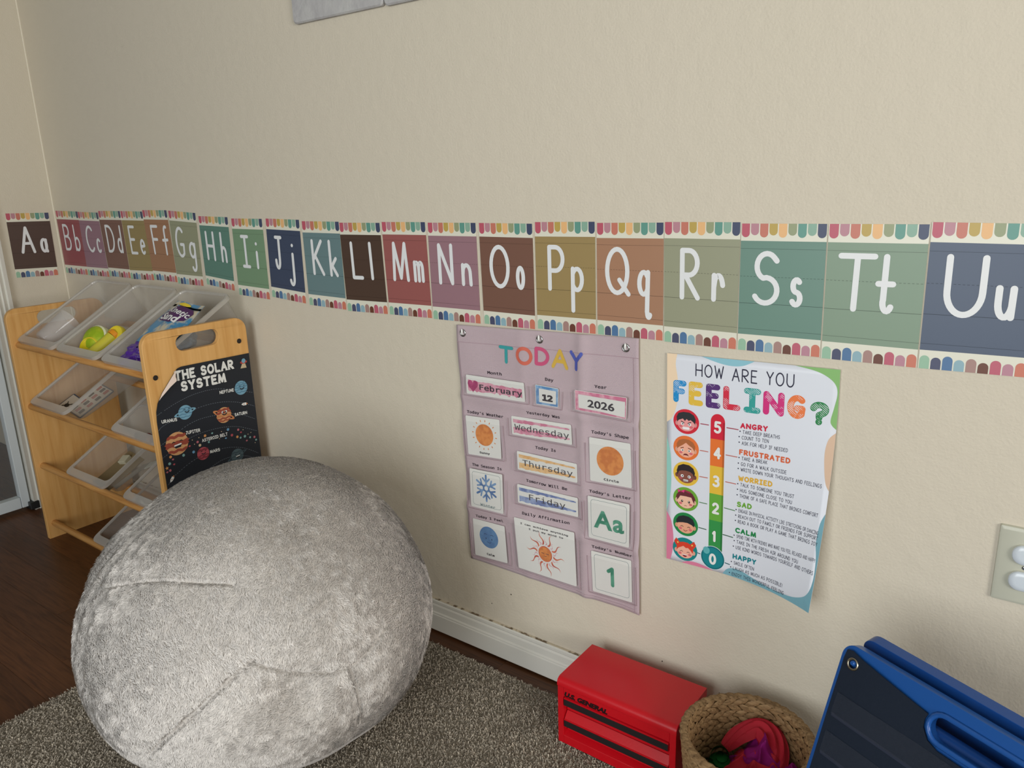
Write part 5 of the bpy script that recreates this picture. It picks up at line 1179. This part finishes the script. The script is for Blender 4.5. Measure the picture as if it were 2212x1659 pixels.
for side_ in (1, -1):
    for k in range(rows):
        z = .014+(BZ-.020)*k/(rows-1)
        for i in range(NN):
            a0 = 2*pi*(i+.5*(k % 2))/NN; sl = .0072*(1 if k % 2 else -1)
            a1 = a0+2*pi/NN*1.5+rb.uniform(-.02, .02); rr = brad(z)+(.0006 if side_ > 0 else -.0072)
            P = ((rr)*cos(a0), rr*sin(a0), z-.010-sl*.9+rb.uniform(-.001, .001)); Q = (rr*cos(a1), rr*sin(a1), z-.010+sl*.9+rb.uniform(-.001, .001)); am = (a0+a1)/2
            strand(mb, P, Q, (side_*cos(am), side_*sin(am), .15), .0052, .0042)
mb.build('woven_strands', M_straw, bk, smooth=80, kind='stuff')
mb = MB(); NR = 40
for i in range(NR):
    for tt in (0, 1):
        a0 = 2*pi*(i+.5*tt)/NR; a1 = a0+2*pi/NR*1.7; s_ = 1 if tt else -1; rr = BRM-.0025
        P = ((rr+.0055*s_)*cos(a0), (rr+.0055*s_)*sin(a0), BZ-.012); Q = ((rr-.0045*s_)*cos(a1), (rr-.0045*s_)*sin(a1), BZ-.009); am = (a0+a1)/2
        strand(mb, P, Q, (.35*s_*cos(am), .35*s_*sin(am), 1), .0058, .0062)
mb.build('braided_rim', M_straw, bk, smooth=80, kind='stuff')

# play scarves inside
def scarf_mat(nm, c, al=.82):
    m = clear(nm, rgb(*c), al, .7, .2); return m
def scarf(nm, cx, cy, z, sx, sy, seed, m_, lab, amp=.03, fold=24, rz=0):
    n = 70; u, v = np.meshgrid(np.linspace(-1, 1, n), np.linspace(-1, 1, n), indexing='ij'); Q = np.stack([u.ravel(), v.ravel(), np.zeros(n*n)+seed], 1)
    k = vnoise(Q+7, 1.6, seed)*1.0+vnoise(Q+3, 3.2, seed+1)*.5; ridges = 1-np.abs(np.sin(k*5.2+u.ravel()*1.4)); ridges = ridges**1.6
    rr = np.sqrt(u.ravel()**2+v.ravel()**2)
    h = amp*(1.25*np.exp(-rr**2*1.4)+.75*ridges)-.02*np.clip(rr-.5, 0, 1)
    x = sx*u.ravel()*(1-.25*np.abs(v.ravel()))+.012*(vnoise(Q, 3, seed+3)-.5); y = sy*v.ravel()*(1-.25*np.abs(u.ravel()))+.012*(vnoise(Q, 3, seed+4)-.5)
    lim = .083; d = np.sqrt(x**2+y**2); f_ = np.where(d > lim, lim/d, 1)
    V_ = np.stack([x*f_, y*f_, h], 1); i_, j_ = np.meshgrid(np.arange(n-1), np.arange(n-1), indexing='ij'); a_ = (i_*n+j_).ravel(); F_ = np.concatenate([np.stack([a_, a_+n, a_+n+1], 1), np.stack([a_, a_+n+1, a_+1], 1)])
    o = newobj(nm, tri_mesh(nm, V_, F_, [m_])); o.location = (cx, cy, z); o.rotation_euler = (0, 0, rz); tag(o, lab, 'scarf', 'play scarves in the basket'); return o
def ribbonfold(nm, path, w_, m_, lab, seed=1):
    """soft folded band of sheer cloth swept along a path"""
    pts_ = smooth_line3(path, 60); mb = MB(); n = 14; loops = []
    for i, P in enumerate(pts_):
        T_ = (pts_[min(i+1, len(pts_)-1)]-pts_[max(i-1, 0)]).normalized(); S_ = T_.cross(Vector((0, 0, 1))); S_ = S_.normalized() if S_.length > .05 else Vector((1, 0, 0)); N_ = S_.cross(T_)
        ww = w_(i/(len(pts_)-1)) if callable(w_) else w_
        loops.append([P+S_*ww*(2*k/n-1)+N_*(.18*ww*sin(k*1.6+seed+i*.06)+.45*ww*cos(pi*(k/n-.5))) for k in range(n+1)])
    mb.loft(loops, 0, False, False, False); o = mb.build(nm, m_, smooth=80); tag(o, lab, 'scarf', 'play scarves in the basket'); return o
def smooth_line3(P, n):
    P = [Vector(q) for q in P]; out = []
    for i in range(len(P)-1):
        p0, p1, p2, p3 = P[max(i-1, 0)], P[i], P[i+1], P[min(i+2, len(P)-1)]; m_ = n//(len(P)-1)
        for k in range(m_):
            t = k/m_; out.append(.5*((2*p1)+(-p0+p2)*t+(2*p0-5*p1+4*p2-p3)*t*t+(-p0+3*p1-3*p2+p3)*t**3))
    out.append(P[-1]); return out
M_rs = scarf_mat('sheer_red', (190, 40, 56), .86); M_mg = scarf_mat('sheer_magenta', (150, 26, 120), .88); M_gn = scarf_mat('sheer_green', (26, 104, 46), .9)
scarf('play_scarf', BX+.020, BY+.030, .096, .060, .055, 4, M_mg, 'magenta sheer scarf at the back of the woven basket', .034)
scarf('play_scarf', BX+.020, BY+.004, .088, .070, .062, 9, M_rs, 'coral red sheer scarf heaped in the middle of the woven basket', .030, rz=.6)
ribbonfold('play_scarf', [(BX-.046, BY+.030, .112), (BX-.030, BY+.052, .130), (BX-.002, BY+.066, .146), (BX+.022, BY+.056, .140), (BX+.034, BY+.034, .122), (BX+.030, BY+.006, .10)], lambda t: .010+.012*sin(pi*t)+.006*t, M_rs, 'folded coral red scarf arching over the others in the basket')
mb = MB()
for cx, cy, cz, R0 in ((-.046, .014, .106, .021), (-.008, .008, .102, .020), (-.060, .000, .088, .018)):
    ax = Vector((.22, -.62, .70)).normalized(); u_ = ax.orthogonal().normalized(); v_ = ax.cross(u_); n = 60
    P = [Vector((BX+cx, BY+cy, cz))+u_*(R0*(.25+.75*k/n)*cos(4*pi*k/n))+v_*(R0*(.25+.75*k/n)*sin(4*pi*k/n)) for k in range(n+1)]
    loops = [[q+ax*t*.016 for t in (-.8, -.3, .3, .8)] for q in P]; mb.loft(loops, 0, False, False, False)
    mb.ball((BX+cx, BY+cy, cz-.012), R0*.95, R0*.95, .012, 16, 8)
o = mb.build('play_scarf', M_gn, smooth=80); tag(o, 'dark green sheer scarf rolled in loops at the front of the basket', 'scarf', 'play scarves in the basket')

# ------------------------------------------------------------------ blue folding easel with navy pocket chart
BU = Vector((.90515842, -.42507439, 0)); BV = Vector((-.13136688, -.27973418, -.9510476)); BN = Vector((.40426598, .86084874, -.30904445))
P0 = Vector((2.572, -.19, .40))
# BN points away from the viewer; stop the panel at the rug
Lp = (P0.z-.014)/.9510476
M_bl = mat('blue_plastic', rgb(30, 84, 156), .30, .5); M_bld = mat('blue_plastic_edge', rgb(26, 74, 144), .35, .5)
M_navy = mat('navy_cloth', rgb(27, 36, 50), .75, .2, bump=(500, .5), bdist=.0004); M_navp = mat('navy_pocket', rgb(44, 50, 66), .6, .2)
ez = empty('blue_easel', P0+BV*Lp+BU*.18, 'blue plastic folding easel with carry handle, standing by the wall', 'easel')
def panel2(nm, base, du, dv, nrm, W__, top, th, slot, m_, wob=0):
    """frame plate: rounded top, slot cut through, rim standing proud"""
    out = rrect(-.002, W__, -.012, top, .016, 6)
    out = [(u, -v) for u, v in out]
    P = [(u, v) for u, v in [(a, b_) for a, b_ in rrect(-.003, W__, -.020, top, .018, 7)]]
    hole = []
    if slot:
        (s0, s1, v0, v1) = slot; r = (v1-v0)/2
        for cx, a in ((s0+r, 90), (s1-r, -90)):
            for k in range(11):
                t = radians(a+180*k/10); hole.append((cx+r*cos(t), (v0+v1)/2+r*sin(t)))
    def sag(u, v): return v-.010*4*(u/W__)*(1-u/W__)*wob if v < .1 else v
    vs, fs = fill(P, [hole] if hole else []); mb = MB()
    pt = lambda u, v, d: base+du*u+dv*sag(u, v)+nrm*d
    mb.add([pt(u, v, 0) for u, v in vs], fs); mb.add([pt(u, v, th) for u, v in vs], [tuple(reversed(f)) for f in fs])
    for loop in ([P, hole] if hole else [P]):
        k = len(loop); mb.add([pt(u, v, 0) for u, v in loop]+[pt(u, v, th) for u, v in loop], [(i, (i+1) % k, k+(i+1) % k, k+i) for i in range(k)])
    o = mb.build(nm, m_, ez, smooth=50, bevel=.0035); shift(o, ez)
    if hole:
        mb = MB(); mb.tube([pt(u, v, -.001) for u, v in hole+hole[:1]], .0036, 8, 0, False); o2 = mb.build('slot_lip', m_, ez, smooth=80); shift(o2, ez)
    mb = MB(); ed = [q for q in P if q[1] < .06]; ed = sorted(ed, key=lambda q: q[0]); edge = [pt(-.001, .10, th/2)]+[pt(u, v, th/2) for u, v in ed]+[pt(W__, .10, th/2)]
    return o
panel2('front_panel', P0, BU, BV, BN, .36, Lp-.001, .016, (.130, .262, -.002, .034), M_bl)
# rear panel leans the other way, hinged just below the top
BV2 = Vector((.045, .115, -.99)).normalized(); BV2 = (BV2-BU*BU.dot(BV2)).normalized(); BN2 = BU.cross(BV2)
P1 = P0+BN*.038+BU*.006+Vector((0, 0, .012))
Lp2 = (P1.z-.014)/abs(BV2.z)
panel2('rear_panel', P1, BU, BV2, BN2, .36, Lp2-.001, .016, None, M_bld)
mb = MB(); c0 = P0+BU*.04+BV*.035+BN*.012; c1 = P0+BU*.32+BV*.035+BN*.012; mb.tube([c0+BN*.012, c1+BN*.012], .011, 12); o = mb.build('hinge', M_bld, ez, smooth=60); shift(o, ez)
pc = empty('pocket_chart', P0+BU*.15+BV*.15-BN*.004, 'navy cloth pocket chart with clear pockets hung on the blue easel', 'pocket chart')
def efn(u, v, l): return tuple(P0+BU*u+BV*v-BN*(.0045+l+.0012*sin(u*30+v*11)*sin(v*19+1)))
e2 = Print(efn, .0008, .02)
matout = [(.006,-.012),(.014,-.014),(.030,-.010),(.128,.006),(.126,.014),(.127,.024),(.136,.036),(.150,.041),(.34,.041),(.34,.345),(.004,.345),(.005,.018),(.0045,0)]
hole_ = circ(.020, .002, .0052, n=16)
e2.poly(matout, M_navy, 0, 'cloth', [hole_]); ob = e2.build(pc)[0]; md = ob.modifiers.new('thick', 'SOLIDIFY'); md.thickness = .0016; md.offset = 0; shift(ob, pc)
M_film = clear('pocket_film', rgb(62, 68, 80), .34, .5, .2)
e3 = Print(efn, .0008, .02)
for k in range(6):
    v0 = .046+.056*k
    e3 = Print(lambda u, v, l: efn(u, v, l+.0026+.0008*sin(u*30+v*12)), .0008, .012); e3.poly([(.013, v0), (.325, v0), (.325, v0+.032), (.012, v0+.032)], M_film, 0, 'clear_pocket')
    for o in e3.build(pc): shift(o, pc)
    e3 = Print(lambda u, v, l: efn(u, v, l+.0014), .0008, .02); e3.poly([(.012, v0+.030), (.326, v0+.030), (.326, v0+.035), (.012, v0+.035)], M_navp, 0, 'pocket_seam')
    for o in e3.build(pc): shift(o, pc)
mb = MB(); mb.torus(P0+BU*.020+BV*.002-BN*.0062, BN, .0070, .0017, 28, 8); o = mb.build('grommet', mat('brass_steel', rgb(176, 170, 152), .25, .5, 1.0), pc, smooth=60); shift(o, pc)
mb = MB(); c_ = P0+BU*.0205+BV*.000; mb.tube([c_+BN*.004, c_-BN*.009, c_-BN*.0105], [.0034, .0034, .0022], 12); o = mb.build('peg', M_bl, ez, smooth=50, label='small blue peg through the chart grommet'); shift(o, ez)

# ------------------------------------------------------------------ outlet plate with plug covers
OX, OZ = 2.7190, .5025
M_plate = mat('plate_almond', rgb(196, 196, 178), .35, .45); M_cov = mat('cover_white', rgb(214, 222, 228), .15, .6)
pt_ = empty('outlet_plate', (OX+.035, -.002, OZ), 'almond double outlet plate with two white safety covers, right wall edge', 'outlet')
mb = MB(); A_ = [(x, -.0002, z) for x, z in rrect(OX, OX+.070, OZ-.057, OZ+.057, .002, 3)]; B_ = [(x, -.0042, z) for x, z in rrect(OX+.001, OX+.069, OZ-.056, OZ+.056, .002, 3)]; C_2 = [(x, -.0060, z) for x, z in rrect(OX+.0045, OX+.0655, OZ-.0525, OZ+.0525, .002, 3)]
mb.loft([A_, B_, C_2]); o = mb.build('plate', M_plate, pt_, smooth=30); shift(o, pt_)
for s_ in (1, -1):
    cz = OZ+s_*.0195; P = [(x, z) for x, z in rrect(OX+.035-.0172, OX+.035+.0172, cz-.0145, cz+.0145, .0135, 6)]
    mb = MB(); mb.loft([[(x, -.0055, z) for x, z in P], [(x, -.0076, z) for x, z in P]]); o = mb.build('socket', mat('socket_almond', rgb(206, 204, 188), .4), pt_, smooth=40); shift(o, pt_)
    mb = MB(); pr3 = [(1, -.0076), (1, -.0098), (.9, -.0116), (.5, -.0120), (.0, -.0120)]
    mb.loft([[(OX+.035+(x-OX-.035)*max(k_, .02)*.97, y, cz+(z-cz)*max(k_, .02)*.97) for x, z in P] for k_, y in pr3]); o = mb.build('safety_cover', M_cov, pt_, smooth=60); shift(o, pt_)
mb = MB(); mb.ball((OX+.035, -.0062, OZ), .0032, .0012, .0032, 14, 8); o = mb.build('screw', M_steel, pt_, smooth=60); shift(o, pt_)

# ------------------------------------------------------------------ grey felt panels high on the wall
M_felt = mat('grey_felt', rgb(176, 174, 174), .9, .1, bump=(45, .8), bdist=.004, var=(18, rgb(190, 189, 186), .35, .65))
def felt(x0, x1, z0, z1, lab):
    mb = MB(); P = rrect(x0, x1, z0, z1, .010, 5); Pi = rrect(x0+.003, x1-.003, z0+.003, z1-.003, .008, 5)
    mb.loft([[(x, -.001, z) for x, z in P], [(x, -.008, z) for x, z in P], [(x, -.011, z) for x, z in Pi]])
    o = mb.build('felt_panel', M_felt, smooth=40); tag(o, lab, 'pin board', 'felt panels on the wall'); return o
felt(1.319, 1.5945, 1.3735, 1.68, 'soft grey felt wall panel, the left of the two at the top')
felt(1.5965, 1.87, 1.3715, 1.68, 'soft grey felt wall panel, the right of the two at the top')
# small paint chips and nail holes on the long wall
M_nail = mat('nail_hole', rgb(60, 48, 38), .8)
mb = MB()
for x, z, r in [(1.855, .165, .0016), (1.80, .125, .0012), (2.215, .140, .0014), (2.33, .118, .0012)]:
    mb.ball((x, -.0002, z), r, .0005, r, 8, 6)
mb.build('trim_4', M_nail, kind='structure')
print('objects', len(bpy.data.objects), 'tris', sum(len(m.polygons) for m in bpy.data.meshes))
